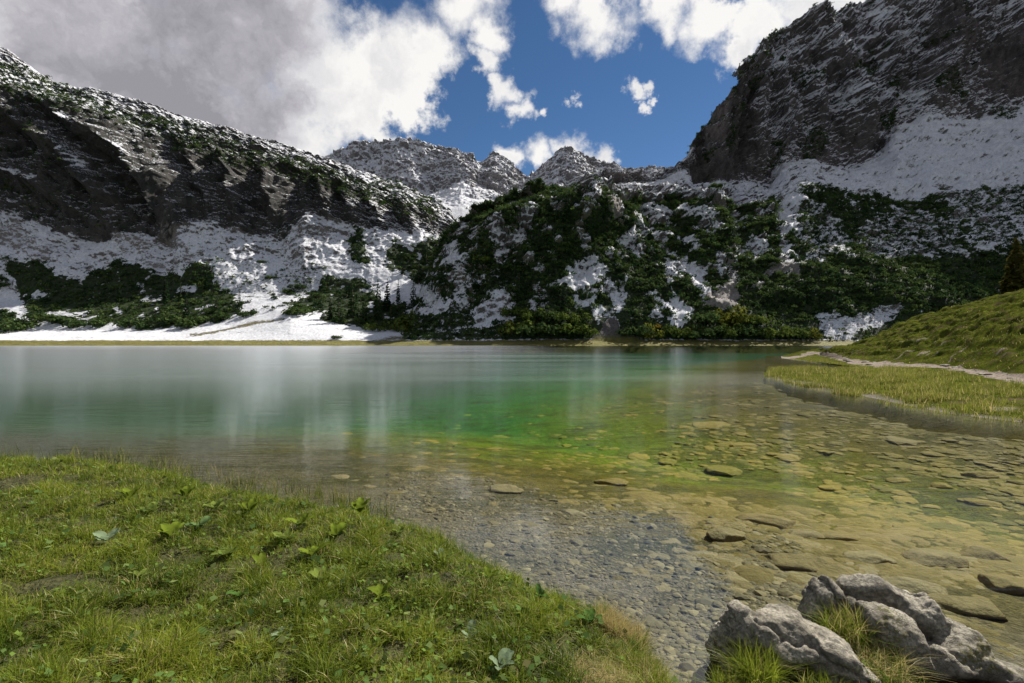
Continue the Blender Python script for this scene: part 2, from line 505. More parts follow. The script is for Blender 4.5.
def mL(PX, PY, P):
    x, y = warp_px(PX, PY, P)
    base, sk, edge, foot = curve(L_base, x), curve(L_sky, x), curve(L_edge, x), curve(L_foot, PX)
    talus = sstep(y, base - 2, base + 3)
    cliff = 1 - talus
    upper = sstep(edge - y, -6, 8)
    snow = talus * (0.78 + 0.5 * fbm(P * np.array([.03, .03, .03]) + 15, 5, .6)) + cliff * (0.36 + 0.22 * upper + 0.2 * sstep(x, 330, 400) + 0.25 * fbm(P * np.array([.02, .02, .05]), 4))
    # bright snow tongues between the dark crags
    for pl in ([(0, 168), (25, 172), (60, 188), (52, 192), (20, 180), (0, 176)], [(126, 150), (140, 158), (168, 178), (165, 182), (140, 176), (128, 160)],
               [(88, 155), (96, 165), (108, 180), (104, 184), (92, 170)], [(70, 118), (90, 128), (112, 142), (106, 145), (80, 130)],
               [(80, 90), (110, 105), (150, 120), (190, 132), (185, 137), (140, 128), (100, 112)], [(8, 70), (50, 88), (90, 105), (60, 104), (20, 86)],
               [(352, 208), (380, 212), (395, 222), (370, 216)], [(362, 178), (385, 186), (405, 196), (395, 200), (370, 190)]):
        snow = np.where(inpoly(x, y, pl), 0.78, snow)
    veg = cover(x, y, VEG)
    veg = veg * (1 - 0.75 * sstep(fbm(P * .045 + 90, 4, .6), .14, .34) * talus)
    grav = talus * 0.55
    for vg, s, g, pl in GAPS:
        k = inpoly(x, y, pl)
        veg = np.where(k, vg, veg); snow = np.where(k, s * 1.2, snow); grav = np.where(k, g, grav)
    # brown patches in the scree
    br = [[(20, 225), (45, 240), (60, 262), (30, 255), (0, 240), (0, 228)], [(120, 238), (150, 240), (172, 255), (165, 272), (140, 262), (120, 250)], [(370, 240), (380, 244), (378, 255), (368, 250)], [(322, 228), (332, 232), (330, 245), (322, 242)], [(168, 225), (178, 232), (205, 268), (215, 278), (205, 280), (190, 258)]]
    for pl in br:
        snow = np.where(inpoly(x, y, pl), snow * 0.8, snow)
        grav = np.where(inpoly(x, y, pl), 0.9, grav)
    wbl = fbm(P * .05 + 8, 4, .6) * 40
    plain = sstep(PY, foot + 1, foot + 5)
    veg = veg * (1 - plain * (PX < 390) * 1.0)
    snow = np.where((plain > .5) & (PX + wbl < 385), 0.68 + .55 * fbm(P * np.array([.05, .16, 0]) + 3, 5, .6), snow)
    tr = [(60, 341), (90, 334), (150, 336), (200, 335), (225, 330), (256, 323), (290, 318)]
    track = np.exp(-((PY - curve(tr, PX)) / 1.3) ** 2) * (PX > 60) * (PX < 285) * (PX > 190)
    snow = snow - 0.6 * track
    strip = sstep(PY, 339.8, 341.0)
    strip = np.maximum(strip, sstep(PX + wbl, 372, 392) * sstep(PY, 333, 338) * .8)
    return dict(snow=snow * (1 - strip), veg=veg * (1 - strip * 0.8), gravel=np.clip(grav, 0, 1), grass=np.maximum(strip, 0.7 * track))


X = np.arange(-420, 500.1, 1.1)
rowsL = [
    (6, np.full_like(X, 240), np.full_like(X, 355), 0), (10, np.full_like(X, 249), np.full_like(X, 345.2), 0),
    (30, np.full_like(X, 262), np.full_like(X, 340.6), 0), (60, np.full_like(X, 300), curve(L_foot, X), 0.05),
    (90, np.full_like(X, 345), curve(L_tal, X), 0.12), (190, curve([(-500, 400), (200, 395), (500, 420)], X), curve(L_base, X), 0.55),
    (90, curve([(-500, 430), (500, 460)], X), curve(L_edge, X), 1.0), (10, curve([(-500, 500), (500, 520)], X), curve(L_sky, X), 0.55),
    (2, np.full_like(X, 640), curve(L_sky, X) + 90, 0.3)]
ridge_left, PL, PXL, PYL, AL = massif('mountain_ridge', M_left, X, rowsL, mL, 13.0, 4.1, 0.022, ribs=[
    (20, 16, [(60, 112), (85, 128), (112, 152)]), (26, 20, [(66, 145), (95, 165), (112, 192), (118, 232)]), (38, 26, [(120, 145), (150, 165), (172, 190), (174, 240)]),
    (24, 18, [(-40, 150), (10, 172), (55, 190), (92, 215), (108, 236)]), (22, 22, [(-60, 70), (0, 100), (50, 140), (70, 175)]), (16, 12, [(100, 185), (130, 205), (150, 235)]),
    (14, 9, [(205, 165), (212, 225)]), (18, 12, [(238, 170), (246, 228)]), (24, 16, [(280, 180), (286, 238)]), (20, 13, [(326, 190), (332, 218)]), (16, 10, [(352, 196), (358, 222)]), (18, 12, [(376, 205), (384, 232)]), (18, 11, [(408, 212), (412, 232)])])
tag(ridge_left, 'dark cliffs above snowy scree rising on the left shore', 'mountain', kind='structure')

# ---- right side ----------------------------------------------------------------
X = np.arange(374, 1500.1, 1.1)
R_sky = [(374, 347), (392, 338), (410, 312), (428, 270), (442, 240), (455, 226), (480, 215), (510, 201), (545, 192), (575, 184), (620, 181), (650, 178), (665, 173), (683, 162),
         (687, 148), (700, 133), (715, 110), (725, 96), (733, 76), (745, 60), (757, 48), (775, 34), (790, 29), (815, 27), (830, 19), (840, 10), (850, 5), (870, 2), (900, -8), (960, -45), (1060, -100), (1500, -200)]
R_base = [(374, 347), (392, 339), (410, 316), (428, 276), (442, 245), (455, 230), (480, 218), (510, 205), (545, 196), (575, 190), (620, 187), (650, 184), (665, 179), (683, 172),
          (690, 186), (700, 187), (740, 184), (766, 189), (780, 166), (808, 163), (828, 168), (845, 170), (862, 163), (880, 150), (893, 128), (925, 118), (950, 121), (980, 120), (1000, 114), (1024, 108), (1500, 60)]
R_snow = [(374, 347), (392, 340), (410, 322), (428, 288), (442, 258), (455, 246), (480, 235), (510, 222), (545, 208), (575, 202), (620, 200), (660, 198), (690, 199), (720, 204), (760, 207), (775, 200), (800, 185), (850, 192), (900, 203), (950, 192), (1024, 182), (1500, 160)]


def mR(PX, PY, P):
    x, y = warp_px(PX, PY, P)
    base, sn = curve(R_base, x), curve(R_snow, x)
    cliff = sstep(base - y, -2, 2) * (x > 682)
    snowfield = (1 - cliff) * sstep(sn - y, -3, 2)
    snowfield = snowfield * sstep(x, 555, 600)
    snow = cliff * (0.76 + 0.55 * fbm(P * np.array([.018, .018, .03]) + 5, 4)) + snowfield * (0.92 + 0.3 * fbm(P * .03 + 15, 4)) + (1 - cliff) * (1 - snowfield) * 0.8
    for pl in ([(870, -60), (940, -60), (960, -20), (925, 22), (880, 15), (865, 2)], [(800, 75), (812, 72), (820, 86), (808, 92)], [(772, 68), (790, 80), (775, 95), (768, 80)]):
        snow = np.where(inpoly(x, y, pl), 0.72, snow)
    snow = np.where((x > 700) & (y < 120), snow + .12 * cliff, snow)
    for pl in ([(684, 130), (720, 100), (735, 60), (760, 60), (745, 110), (740, 180), (690, 188)], [(915, 10), (960, 15), (950, 70), (915, 60)], [(970, 50), (1030, 40), (1030, 100), (985, 100)]):
        snow = np.where(inpoly(x, y, pl), snow * 0.45, snow)
    veg = cover(x, y, VEG_R) * (1 - cliff)
    veg = veg * (1 - snowfield)
    veg = veg * (1 - 0.8 * sstep(fbm(P * np.array([.08, .05, .05]) + 90, 5, .65), .06, .24) * sstep(y, 330, 300) * ((y < 262) | (x < 720)))
    veg = veg * (1 - 0.85 * sstep(fbm(P * .05 + 60, 4, .6), -.05, .2) * sstep(y, 232, 205) * (x > 600) * (x < 800))
    veg = np.where(snowfield > .5, .16 * sstep(fbm(P * .07 + 9, 4, .6), .1, .3), veg)
    grav = (1 - cliff) * 0.3
    for vg, s, g, pl in GAPS:
        k = inpoly(x, y, pl) & (cliff < .5)
        veg = np.where(k, vg, veg); snow = np.where(k, s * 1.2, snow); grav = np.where(k, g, grav)
    veg = np.where(cliff > .5, .62 * sstep(fbm(P * np.array([.03, .03, .03]) + 41, 5, .6), .12, .3), veg)
    for pl in ([(762, 150), (778, 148), (775, 168), (765, 170)], [(800, 130), (825, 140), (815, 160), (800, 155)], [(860, 118), (890, 115), (885, 135), (862, 130)], [(782, 80), (808, 82), (800, 95)], [(995, 112), (1012, 110), (1010, 122), (996, 122)]):
        veg = np.where(inpoly(x, y, pl), 0.62, veg)
    rim = (curve(R_sky, x) - y) > -9
    veg = np.where(rim & (x > 684) & (x < 860), 0.4, veg)
    strip = sstep(PY, 339.5, 341.5)
    strip = np.maximum(strip, sstep(PY, 334, 339) * inpoly(PX, PY, [(585, 350), (600, 328), (620, 320), (650, 350)]))
    return dict(snow=snow * (1 - strip), veg=veg * (1 - strip), gravel=grav, grass=np.maximum(strip, (veg > .2) * (veg < .8) * 0.25 * (x < 640)))


hill = sstep(X, 684, 700)
Yb = curve([(410, 330), (480, 350), (560, 410), (680, 470), (700, 500), (900, 560), (1500, 620)], X)
Ys = curve([(410, 350), (480, 375), (560, 440), (683, 520), (690, 525), (860, 620), (1500, 760)], X)
rowsR = [
    (6, np.full_like(X, 240), np.full_like(X, 355), 0), (10, np.full_like(X, 249), np.full_like(X, 345.2), 0),
    (20, np.full_like(X, 258), curve([(374, 347), (395, 342), (420, 341), (1500, 341)], X), 0),
    (90, np.full_like(X, 285), curve([(374, 347), (392, 342), (410, 336), (440, 322), (500, 305), (560, 285), (620, 290), (700, 300), (800, 300), (1500, 290)], X), 0.35),
    (90, curve([(410, 315), (480, 330), (560, 350), (700, 400), (1500, 430)], X), curve(R_snow, X), curve([(374, .2), (440, .4), (520, .9), (760, .8), (800, .4), (1500, .4)], X)),
    (60, Yb, curve(R_base, X), curve([(410, .25), (680, .3), (700, .45), (1500, .45)], X)),
    (260, (Yb + Ys) / 2, (curve(R_base, X) + curve(R_sky, X)) / 2, 1.0), (30, Ys, curve(R_sky, X), curve([(410, .1), (675, .15), (690, .8), (1500, .8)], X)),
    (2, Ys + 160, curve(R_sky, X) + 120, 0.3)]
# the cliff's own height rows are shared by the low hill, so give the cliff most of them
rowsR[5] = (200,) + rowsR[5][1:]
rowsR[6] = (170,) + rowsR[6][1:]
ridge_right, PR, PXR, PYR, AR = massif('mountain_peak', M_right, X, rowsR, mR, 19.0, 12.7, 0.024, ribs=[
    (-24, 14, [(730, 200), (726, 240), (720, 300)]), (-22, 14, [(792, 190), (784, 235), (765, 280)]), (30, 46, [(590, 200), (572, 250), (560, 300)]), (-16, 16, [(640, 205), (662, 260), (690, 320)]), (18, 22, [(690, 215), (705, 270)]), (20, 26, [(755, 215), (748, 290)]), (18, 24, [(840, 210), (830, 290)]), (-14, 16, [(900, 210), (880, 300)]), (16, 24, [(500, 215), (480, 280), (470, 320)]),
    (30, 22, [(720, 95), (712, 140), (704, 185)]), (24, 18, [(757, 48), (750, 110), (742, 182)]), (34, 26, [(800, 30), (832, 90), (862, 150)]), (26, 20, [(770, 70), (776, 120), (772, 180)]),
    (34, 28, [(915, -10), (930, 50), (925, 115)]), (22, 20, [(870, 0), (880, 60), (885, 130)]), (30, 24, [(985, -20), (1000, 50), (1010, 108)]), (20, 16, [(800, 90), (812, 130), (822, 165)])])
tag(ridge_right, 'steep grey rock peak over a snowfield and scrub slopes on the right', 'mountain', kind='structure')

# ---- far peaks -----------------------------------------------------------------
X = np.arange(250, 820.1, 0.8)
F_sky = [(250, 190), (320, 158), (345, 150), (355, 144), (375, 142), (400, 141), (420, 144), (440, 148), (455, 152), (465, 155), (474, 158), (480, 165), (486, 162), (494, 154), (499, 155), (507, 160), (515, 169), (527, 179),
         (535, 171), (545, 163), (556, 152), (563, 150), (575, 153), (590, 160), (610, 167), (625, 170), (655, 169), (668, 175), (700, 180), (820, 200)]
F_mid = [(250, 230), (340, 200), (400, 200), (430, 196), (445, 188), (462, 180), (475, 185), (490, 190), (510, 196), (530, 196), (560, 186), (600, 186), (820, 215)]
COUL = [(432, 193), (447, 190), (462, 184), (470, 186), (464, 192), (472, 199), (482, 205), (500, 206), (505, 212), (470, 240), (450, 232), (442, 208)]


def mF(PX, PY, P):
    x = PX + fbm(P * 0.02, 4, .6) * 5
    y = PY + fbm(P * 0.02 + 9, 4, .6) * 3
    inside = inpoly(x, y, COUL) | (y > 206)
    snow = np.where(inside, 2.2, 0.82)
    snow = np.where((x > 470) & (x < 522) & (y > 178) & ~inside, 0.70, snow)
    snow = np.where((x < 430) & ~inside, 0.92, snow)
    return dict(snow=snow, veg=np.zeros_like(x), gravel=np.zeros_like(x), grass=np.zeros_like(x))


rowsF = [(20, np.full_like(X, 820), np.full_like(X, 262), 0.02), (60, np.full_like(X, 1000), curve([(250, 240), (430, 206), (480, 210), (560, 205), (820, 230)], X), 0.1),
         (110, np.full_like(X, 1180), curve(F_mid, X), 0.7), (20, np.full_like(X, 1300), curve(F_sky, X), 0.8), (2, np.full_like(X, 1600), curve(F_sky, X) + 60, .5)]
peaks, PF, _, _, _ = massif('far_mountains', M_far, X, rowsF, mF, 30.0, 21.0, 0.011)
tag(peaks, 'row of distant snow dusted rocky peaks above a smooth snow gully', 'mountains', kind='structure')

# ------------------------------------------------------------------ near ground: bank and lake bed in one sheet
shore_px = [(-900, 440), (-300, 449), (0, 458), (60, 459), (120, 463), (180, 472), (230, 488), (300, 499), (370, 510), (440, 530), (500, 563), (560, 589), (612, 606),
            (650, 645), (680, 668), (698, 683), (712, 700), (722, 690), (716, 650), (718, 612), (735, 604), (800, 610), (860, 628), (900, 655), (960, 690), (1040, 760)]
shore = [world_pt(x, y, 0.12)[:2] for x, y in shore_px]
LAND = [(-120, -60), (-120, shore[0][1])] + shore + [(6, 0.6), (14, -2), (60, -8), (120, -60)]


SPIT = [world_pt(x, y, 0)[:2] for x, y in [(775, 381), (790, 388), (820, 396), (850, 403), (900, 413), (950, 421), (1000, 426), (1024, 428), (1300, 470), (1700, 540)]] + [(90, 30), (60, 66), (34, 66), (29, 55)]


def seg_dist(px, py, poly):
    d = np.full(px.shape, 1e9)
    for i in range(len(poly)):
        x0, y0 = poly[i]; x1, y1 = poly[(i + 1) % len(poly)]
        vx, vy = x1 - x0, y1 - y0
        t = np.clip(((px - x0) * vx + (py - y0) * vy) / (vx * vx + vy * vy + 1e-9), 0, 1)
        d = np.minimum(d, np.hypot(px - x0 - t * vx, py - y0 - t * vy))
    return d


def ground(x, y, fine=True):
    """height of the bank and of the lake bed, and the signed distance to the shore (+ on land)"""
    p = np.stack([x, y, 0 * x], -1)
    wob = fbm(p * 0.9 + 3, 3) * 0.10
    sd_ = seg_dist(x, y, LAND) * np.where(inpoly(x, y, LAND), 1, -1) + wob
    dl = np.maximum(sd_, 0); dw = np.maximum(-sd_, 0)
    ledge = sstep(x, 1.0, 1.4)                          # the soil round the boulders is lower
    land = (0.20 - 0.06 * ledge) * (1 - np.exp(-dl / 0.22)) + 0.035 * np.minimum(dl, 4) * (1 - ledge) + fbm(p * 1.4 + 8, 4) * 0.10 * sstep(dl, 0, .5) + fbm(p * 5 + 2, 4, .6) * 0.055 * sstep(dl, 0, .2)
    dw2 = np.minimum(dw, np.maximum(seg_dist(x, y, SPIT), 0) * 0.9 + 2.0 + 20 * inpoly(x, y, SPIT))
    bed = -(0.035 + 0.10 * np.minimum(dw, 2.5) + 0.125 * np.clip(dw2 - 2.5, 0, 11) + 0.05 * np.clip(dw2 - 13.5, 0, 40))
    bed = bed + fbm(p * 0.5 + 20, 4) * 0.12 * sstep(dw, 0.5, 4) + (fbm(p * 3.5 + 40, 5, 0.6) * 0.03 * sstep(dw, 0, 1) if fine else 0)
    z = np.where(sd_ > 0, land, bed)
    z = np.where((sd_ > -0.05) & (sd_ <= 0), bed * 0.9, z)
    return z, sd_


m, t, out = new_mat('bank_soil_and_lake_bed')
pos = t.n('ShaderNodeNewGeometry').outputs['Position']
zz = t.n('ShaderNodeSeparateXYZ', i_0=pos).outputs['Z']
vor = t.n('ShaderNodeTexVoronoi'); vor.feature = 'F1'
t.put(vor.inputs['Vector'], t.vmath('ADD', t.scale(pos, (1, 1, 0.3)), t.vmath('SCALE', t.noise(pos, 8, 4, .7, col=True), s=.12))); vor.inputs['Scale'].default_value = 27
vor2 = t.n('ShaderNodeTexVoronoi'); t.put(vor2.inputs['Vector'], pos); vor2.inputs['Scale'].default_value = 4.5
nz1 = t.noise(pos, 1.2, 6, 0.65)
nz2 = t.noise(pos, 9, 6, 0.7)
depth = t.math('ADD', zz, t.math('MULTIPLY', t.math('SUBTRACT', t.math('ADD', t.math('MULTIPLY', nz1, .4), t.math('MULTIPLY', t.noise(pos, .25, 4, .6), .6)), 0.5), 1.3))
BED_STOPS = [(0.0, (0.015, 0.19, 0.14)), (0.36, (0.05, 0.27, 0.05)), (0.62, (0.20, 0.27, 0.015)), (0.80, (0.19, 0.15, 0.024)), (0.92, (0.17, 0.135, 0.09)), (1.0, (0.22, 0.185, 0.19))]  # bed colour by depth, painted in for the light the water would absorb
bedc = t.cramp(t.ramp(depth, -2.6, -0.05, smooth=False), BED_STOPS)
mud = t.ramp(t.noise(t.scale(pos, (.55, 1.0, 1)), 1.0, 6, .68), .47, .62)
bedc = t.mix(t.math('MULTIPLY', mud, .6), bedc, (0.045, 0.052, 0.014))
silt = t.ramp(t.math('ADD', t.n('ShaderNodeSeparateXYZ', i_0=pos).outputs['X'], t.math('MULTIPLY', t.math('SUBTRACT', t.noise(pos, .12, 4, .6), .5), 14)), 2, -12)
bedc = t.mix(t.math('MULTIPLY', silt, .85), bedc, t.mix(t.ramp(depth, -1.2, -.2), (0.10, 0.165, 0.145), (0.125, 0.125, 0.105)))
bedc = t.mix(t.ramp(nz2, 0.35, 0.75, 0.0, 0.75), bedc, t.mix(0.5, bedc, (0.02, 0.02, 0.01)))
peb = t.mix(t.math('MULTIPLY', t.math('MULTIPLY', t.ramp(vor.outputs['Distance'], 0.25, 0.7), t.ramp(t.noise(pos, 3, 4, .6), .35, .65)), 0.5), bedc, (0.03, 0.028, 0.02))
hs = t.n('ShaderNodeHueSaturation'); t.put(hs.inputs['Color'], peb)
t.put(hs.inputs['Value'], t.ramp(t.n('ShaderNodeSeparateXYZ', i_0=vor.outputs['Color']).outputs['X'], 0, 1, 0.75, 1.3))
soil = t.mix(t.ramp(nz2, 0.3, 0.7), (0.025, 0.026, 0.009), (0.06, 0.058, 0.018))
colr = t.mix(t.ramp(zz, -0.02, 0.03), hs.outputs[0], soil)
b = t.n('ShaderNodeBump'); b.inputs['Strength'].default_value = 0.8; b.inputs['Distance'].default_value = 0.03
t.put(b.inputs['Height'], t.math('SUBTRACT', nz2, t.math('MULTIPLY', vor.outputs['Distance'], 0.9)))
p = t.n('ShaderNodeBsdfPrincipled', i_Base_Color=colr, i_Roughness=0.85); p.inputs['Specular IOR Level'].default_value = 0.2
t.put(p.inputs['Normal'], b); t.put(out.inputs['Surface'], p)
M_ground = m

# one sheet on a grid that is fine near the eye and coarse far away
gx = np.concatenate([-np.geomspace(330, 9.05, 90), np.arange(-9, 9.001, 0.035), np.geomspace(9.05, 330, 90)])
gy = np.concatenate([np.linspace(-60, -2.2, 24), np.arange(-2, 14.001, 0.035), np.geomspace(14.06, 262, 120)])
GX, GY = np.meshgrid(gx, gy)
GZ, GSD = ground(GX, GY)
GZ = np.where((GY > 225) | (np.abs(GX) > 230), np.minimum(GZ, -3.5), GZ)
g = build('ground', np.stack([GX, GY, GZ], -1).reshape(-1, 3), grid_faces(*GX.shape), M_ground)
tag(g, 'soil bank sloping into a shallow stony lake bed', 'ground', kind='structure')

# ------------------------------------------------------------------ water
m, t, out = new_mat('lake_water')
pos = t.n('ShaderNodeNewGeometry').outputs['Position']
wpos = t.scale(pos, (0.55, 1.5, 1))
r1 = t.noise(wpos, 1.1, 3, 0.5, 0.3)
r2 = t.noise(t.scale(pos, (0.5, 2.2, 1)), 4.5, 3, 0.55)
patch = t.ramp(t.noise(t.scale(pos, (0.012, 0.05, 1)), 1.0, 3, 0.5), 0.35, 0.7, 0.35, 1.0)
b = t.n('ShaderNodeBump'); b.inputs['Distance'].default_value = 0.017
t.put(b.inputs['Strength'], 1.0)
r3 = t.noise(t.scale(pos, (0.09, 0.5, 1)), 1.0, 4, 0.6)
hh = t.math('ADD', t.math('MULTIPLY', r1, 0.85), t.math('MULTIPLY', r2, 0.3))
t.put(b.inputs['Height'], t.math('MULTIPLY', t.math('ADD', hh, t.math('MULTIPLY', r3, 0.6)), patch))
fr = t.n('ShaderNodeFresnel', i_IOR=1.33); t.put(fr.inputs['Normal'], b)
gl = t.n('ShaderNodeBsdfGlossy', i_Roughness=0.09)
sx = t.n('ShaderNodeSeparateXYZ', i_0=pos)
gl.distribution = 'BECKMANN'; t.put(gl.inputs['Roughness'], t.ramp(sx.outputs['Y'], 4, 30, .08, .19))
gw = t.n('ShaderNodeBsdfGlossy', i_Roughness=.42); gw.distribution = 'MULTI_GGX'; t.put(gw.inputs['Normal'], b); gw.inputs['Color'].default_value = (0.93, 0.97, 1.0, 1)
wnd = t.math('ADD', sx.outputs['X'], t.math('MULTIPLY', t.math('SUBTRACT', t.noise(t.scale(pos, (.02, .08, 1)), 1.0, 4, .6), .5), 50))
wnd = t.math('MULTIPLY', t.ramp(sx.outputs['Y'], 9, 30), t.ramp(wnd, 22, -28, .0, .34))
gm = t.n('ShaderNodeMixShader', i_0=wnd); t.put(gm.inputs[1], gl); t.put(gm.inputs[2], gw)
t.put(gl.inputs['Normal'], b)
gl.inputs['Color'].default_value = (0.93, 0.97, 1.0, 1)
tr = t.n('ShaderNodeBsdfTransparent', i_Color=(0.83, 0.86, 0.70))
mx = t.n('ShaderNodeMixShader')
t.put(mx.inputs[0], t.math('ADD', t.math('MULTIPLY', fr, 0.9), 0.04)); t.put(mx.inputs[1], tr); t.put(mx.inputs[2], gm)
t.put(out.inputs['Surface'], mx)
M_water = m
wx_ = np.linspace(-330, 330, 60); wy_ = np.linspace(-1.0, 256, 60)
WX, WY = np.meshgrid(wx_, wy_)
wt = build('lake_water', np.stack([WX, WY, 0 * WX], -1).reshape(-1, 3), grid_faces(60, 60), M_water)
tag(wt, 'clear green mountain lake with soft ripples', 'lake', kind='structure')


# ------------------------------------------------------------------ foliage and plant materials
def leaf_material(name, c1, c2, scale=1.0, trans=0.35, rough=0.6, use_tint=False, gloss=0.0):
    m, t, out = new_mat(name)
    pos = t.n('ShaderNodeNewGeometry').outputs['Position']
    if use_tint:
        colr = t.n('ShaderNodeAttribute', attribute_name='tint').outputs['Color']
    else:
        rnd = t.n('ShaderNodeAttribute', attribute_name='rnd').outputs['Fac']
        colr = t.mix(t.ramp(t.math('ADD', t.math('MULTIPLY', t.noise(pos, scale, 4, 0.6), 0.6), t.math('MULTIPLY', rnd, 0.5)), 0.25, 0.85), c1, c2)
    df = t.n('ShaderNodeBsdfDiffuse', i_Color=colr)
    tl = t.n('ShaderNodeBsdfTranslucent', i_Color=colr)
    mx = t.n('ShaderNodeMixShader', i_0=trans); t.put(mx.inputs[1], df); t.put(mx.inputs[2], tl)
    gl = t.n('ShaderNodeBsdfGlossy', i_Roughness=rough - 0.15)
    gl.inputs['Color'].default_value = (0.9, 0.9, 0.85, 1)
    m2 = t.n('ShaderNodeMixShader', i_0=gloss); t.put(m2.inputs[1], mx); t.put(m2.inputs[2], gl)
    t.put(out.inputs['Surface'], m2)
    return m


M_scrub = leaf_material('dwarf_pine_needles', (0.018, 0.038, 0.016), (0.080, 0.115, 0.034), 0.04, 0.3)
M_bush = leaf_material('shore_bush_leaves', (0.035, 0.065, 0.016), (0.13, 0.16, 0.032), 0.15, 0.3)
M_spruce = leaf_material('spruce_needles', (0.012, 0.024, 0.010), (0.030, 0.050, 0.018), 0.3, 0.2)
M_larch = leaf_material('larch_needles', (0.035, 0.035, 0.010), (0.060, 0.055, 0.014), 0.3, 0.3)
M_yellow = leaf_material('autumn_leaves', (0.22, 0.15, 0.02), (0.30, 0.20, 0.03), 0.3, 0.3)
M_grass = leaf_material('grass_blades', None, None, 1, 0.45, 0.55, use_tint=True, gloss=0.012)
M_leaf = leaf_material('broad_leaves', None, None, 1, 0.35, 0.5, use_tint=True)
m, t, out = new_mat('bark')
pos = t.n('ShaderNodeNewGeometry').outputs['Position']
p = t.n('ShaderNodeBsdfPrincipled', i_Base_Color=t.mix(t.noise(pos, 6, 4, .7), (0.05, 0.038, 0.03), (0.11, 0.09, 0.075)), i_Roughness=0.9)
t.put(out.inputs['Surface'], p)
M_bark = m


def quad_cloud(C, N, S, r):
    """one quad of size S at each centre C, roughly facing N"""
    n = len(C)
    N = N + r.normal(size=(n, 3)) * 0.55
    N /= np.linalg.norm(N, axis=1)[:, None]
    a = np.cross(N, r.normal(size=(n, 3)))
    a /= np.linalg.norm(a, axis=1)[:, None] + 1e-9
    bq = np.cross(N, a)
    S = np.asarray(S).reshape(-1, 1)
    q = [C - a * S - bq * S * .7, C + a * S - bq * S * .5, C + a * S * .6 + bq * S, C - a * S * .8 + bq * S * .8]
    return np.stack(q, 1).reshape(-1, 3), np.arange(n * 4).reshape(-1, 4)


def clump_template(nq, seed, flat=0.75, lobes=5):
    r = np.random.default_rng(seed)
    lc = r.normal(size=(lobes, 3)) * np.array([.5, .5, .18]); lc[:, 2] = np.abs(lc[:, 2]) + 0.1
    lr = r.uniform(.35, .62, lobes)
    k = r.integers(0, lobes, nq)
    d = r.normal(size=(nq, 3)); d[:, 2] = np.abs(d[:, 2]) * 1.1 - 0.25
    d /= np.linalg.norm(d, axis=1)[:, None]
    C = lc[k] + d * (lr[k] * r.uniform(.75, 1.05, nq))[:, None]
    C[:, 2] = np.maximum(C[:, 2] * flat, 0.0)
    V, Fq = quad_cloud(C, d + np.array([0, 0, .35]), r.uniform(.11, .22, nq), r)
    return V, Fq


def scatter(name, mat, temps, P, S, r, H=None, colors=None):
    Vs, Fs, Rn, off = [], [], [], 0
    k = r.integers(0, len(temps), len(P))
    for j, (V, Fq) in enumerate(temps):
        idx = np.where(k == j)[0]
        if not len(idx): continue
        a = r.uniform(0, 2 * np.pi, len(idx)); ca, sa = np.cos(a), np.sin(a)
        x = V[None, :, 0] * ca[:, None] - V[None, :, 1] * sa[:, None]
        y = V[None, :, 0] * sa[:, None] + V[None, :, 1] * ca[:, None]
        z = np.broadcast_to(V[None, :, 2], x.shape)
        s = S[idx][:, None]
        hz = s * 1.15 if H is None else H[idx][:, None]
        W = np.stack([x * s, y * s, z * hz], -1) + P[idx][:, None, :]
        Vs.append(W.reshape(-1, 3))
        nf = len(V)
        Fs.append((Fq[None] + (off + np.arange(len(idx)) * nf)[:, None, None]).reshape(-1, Fq.shape[1]))
        Rn.append(np.repeat(r.uniform(0, 1, len(idx)), nf))
        off += len(idx) * nf
    V = np.concatenate(Vs)
    return build(name, V, np.concatenate(Fs), mat, smooth=False, attrs={'rnd': np.concatenate(Rn)}, nper=Fs[0].shape[1])


temps = [clump_template(44, s, 0.9, 4 + s % 3) for s in range(8)]


def scrub_cover(name, label, Pg, PX, PY, veg, n, r, xlim, smin=1.3, smax=2.6, ylim=(-50, 341)):
    flat = Pg.reshape(-1, 3)
    v = veg.reshape(-1); px = PX.reshape(-1); py = PY.reshape(-1)
    # thin by image area so that the cover is even
    ok = (v > 0.045) & (px > xlim[0]) & (px < xlim[1]) & (py > ylim[0]) & (py < ylim[1])
    e1 = np.linalg.norm(np.diff(Pg, axis=0, append=Pg[-1:]), axis=-1).reshape(-1)
    e2 = np.linalg.norm(np.diff(Pg, axis=1, append=Pg[:, -1:]), axis=-1).reshape(-1)
    cl = fbm(flat * 0.11 + 70, 3, 0.6)
    prob = e1 * e2 * ok * np.where(v > .85, .25 + .75 * sstep(cl, -.32, -.05), sstep(v + cl * 1.1, 0.3, 0.75) + .04) * v
    prob = prob / prob.sum()
    idx = r.choice(len(flat), n, p=prob)
    P = flat[idx] - np.array([0, 0, 0.15])
    S = (smin + (smax - smin) * r.uniform(0, 1, n) ** 1.6) * (0.8 + 0.5 * v[idx])
    o = scatter(name, M_scrub, temps, P, S, r)
    tag(o, label, 'scrub', kind='stuff')
    return o


r = np.random.default_rng(3)
scrub_cover('dwarf_pine_scrub', 'dark green dwarf pine scrub spread over the left scree and cliffs', PL, PXL, PYL, AL['veg'], 10500, r, (-120, 470), .8, 2.2)
scrub_cover('dwarf_pine_scrub', 'dense dark dwarf pine scrub covering the hill and slopes below the right peak', PR, PXR, PYR, AR['veg'], 29000, r, (405, 1180), .85, 2.3)


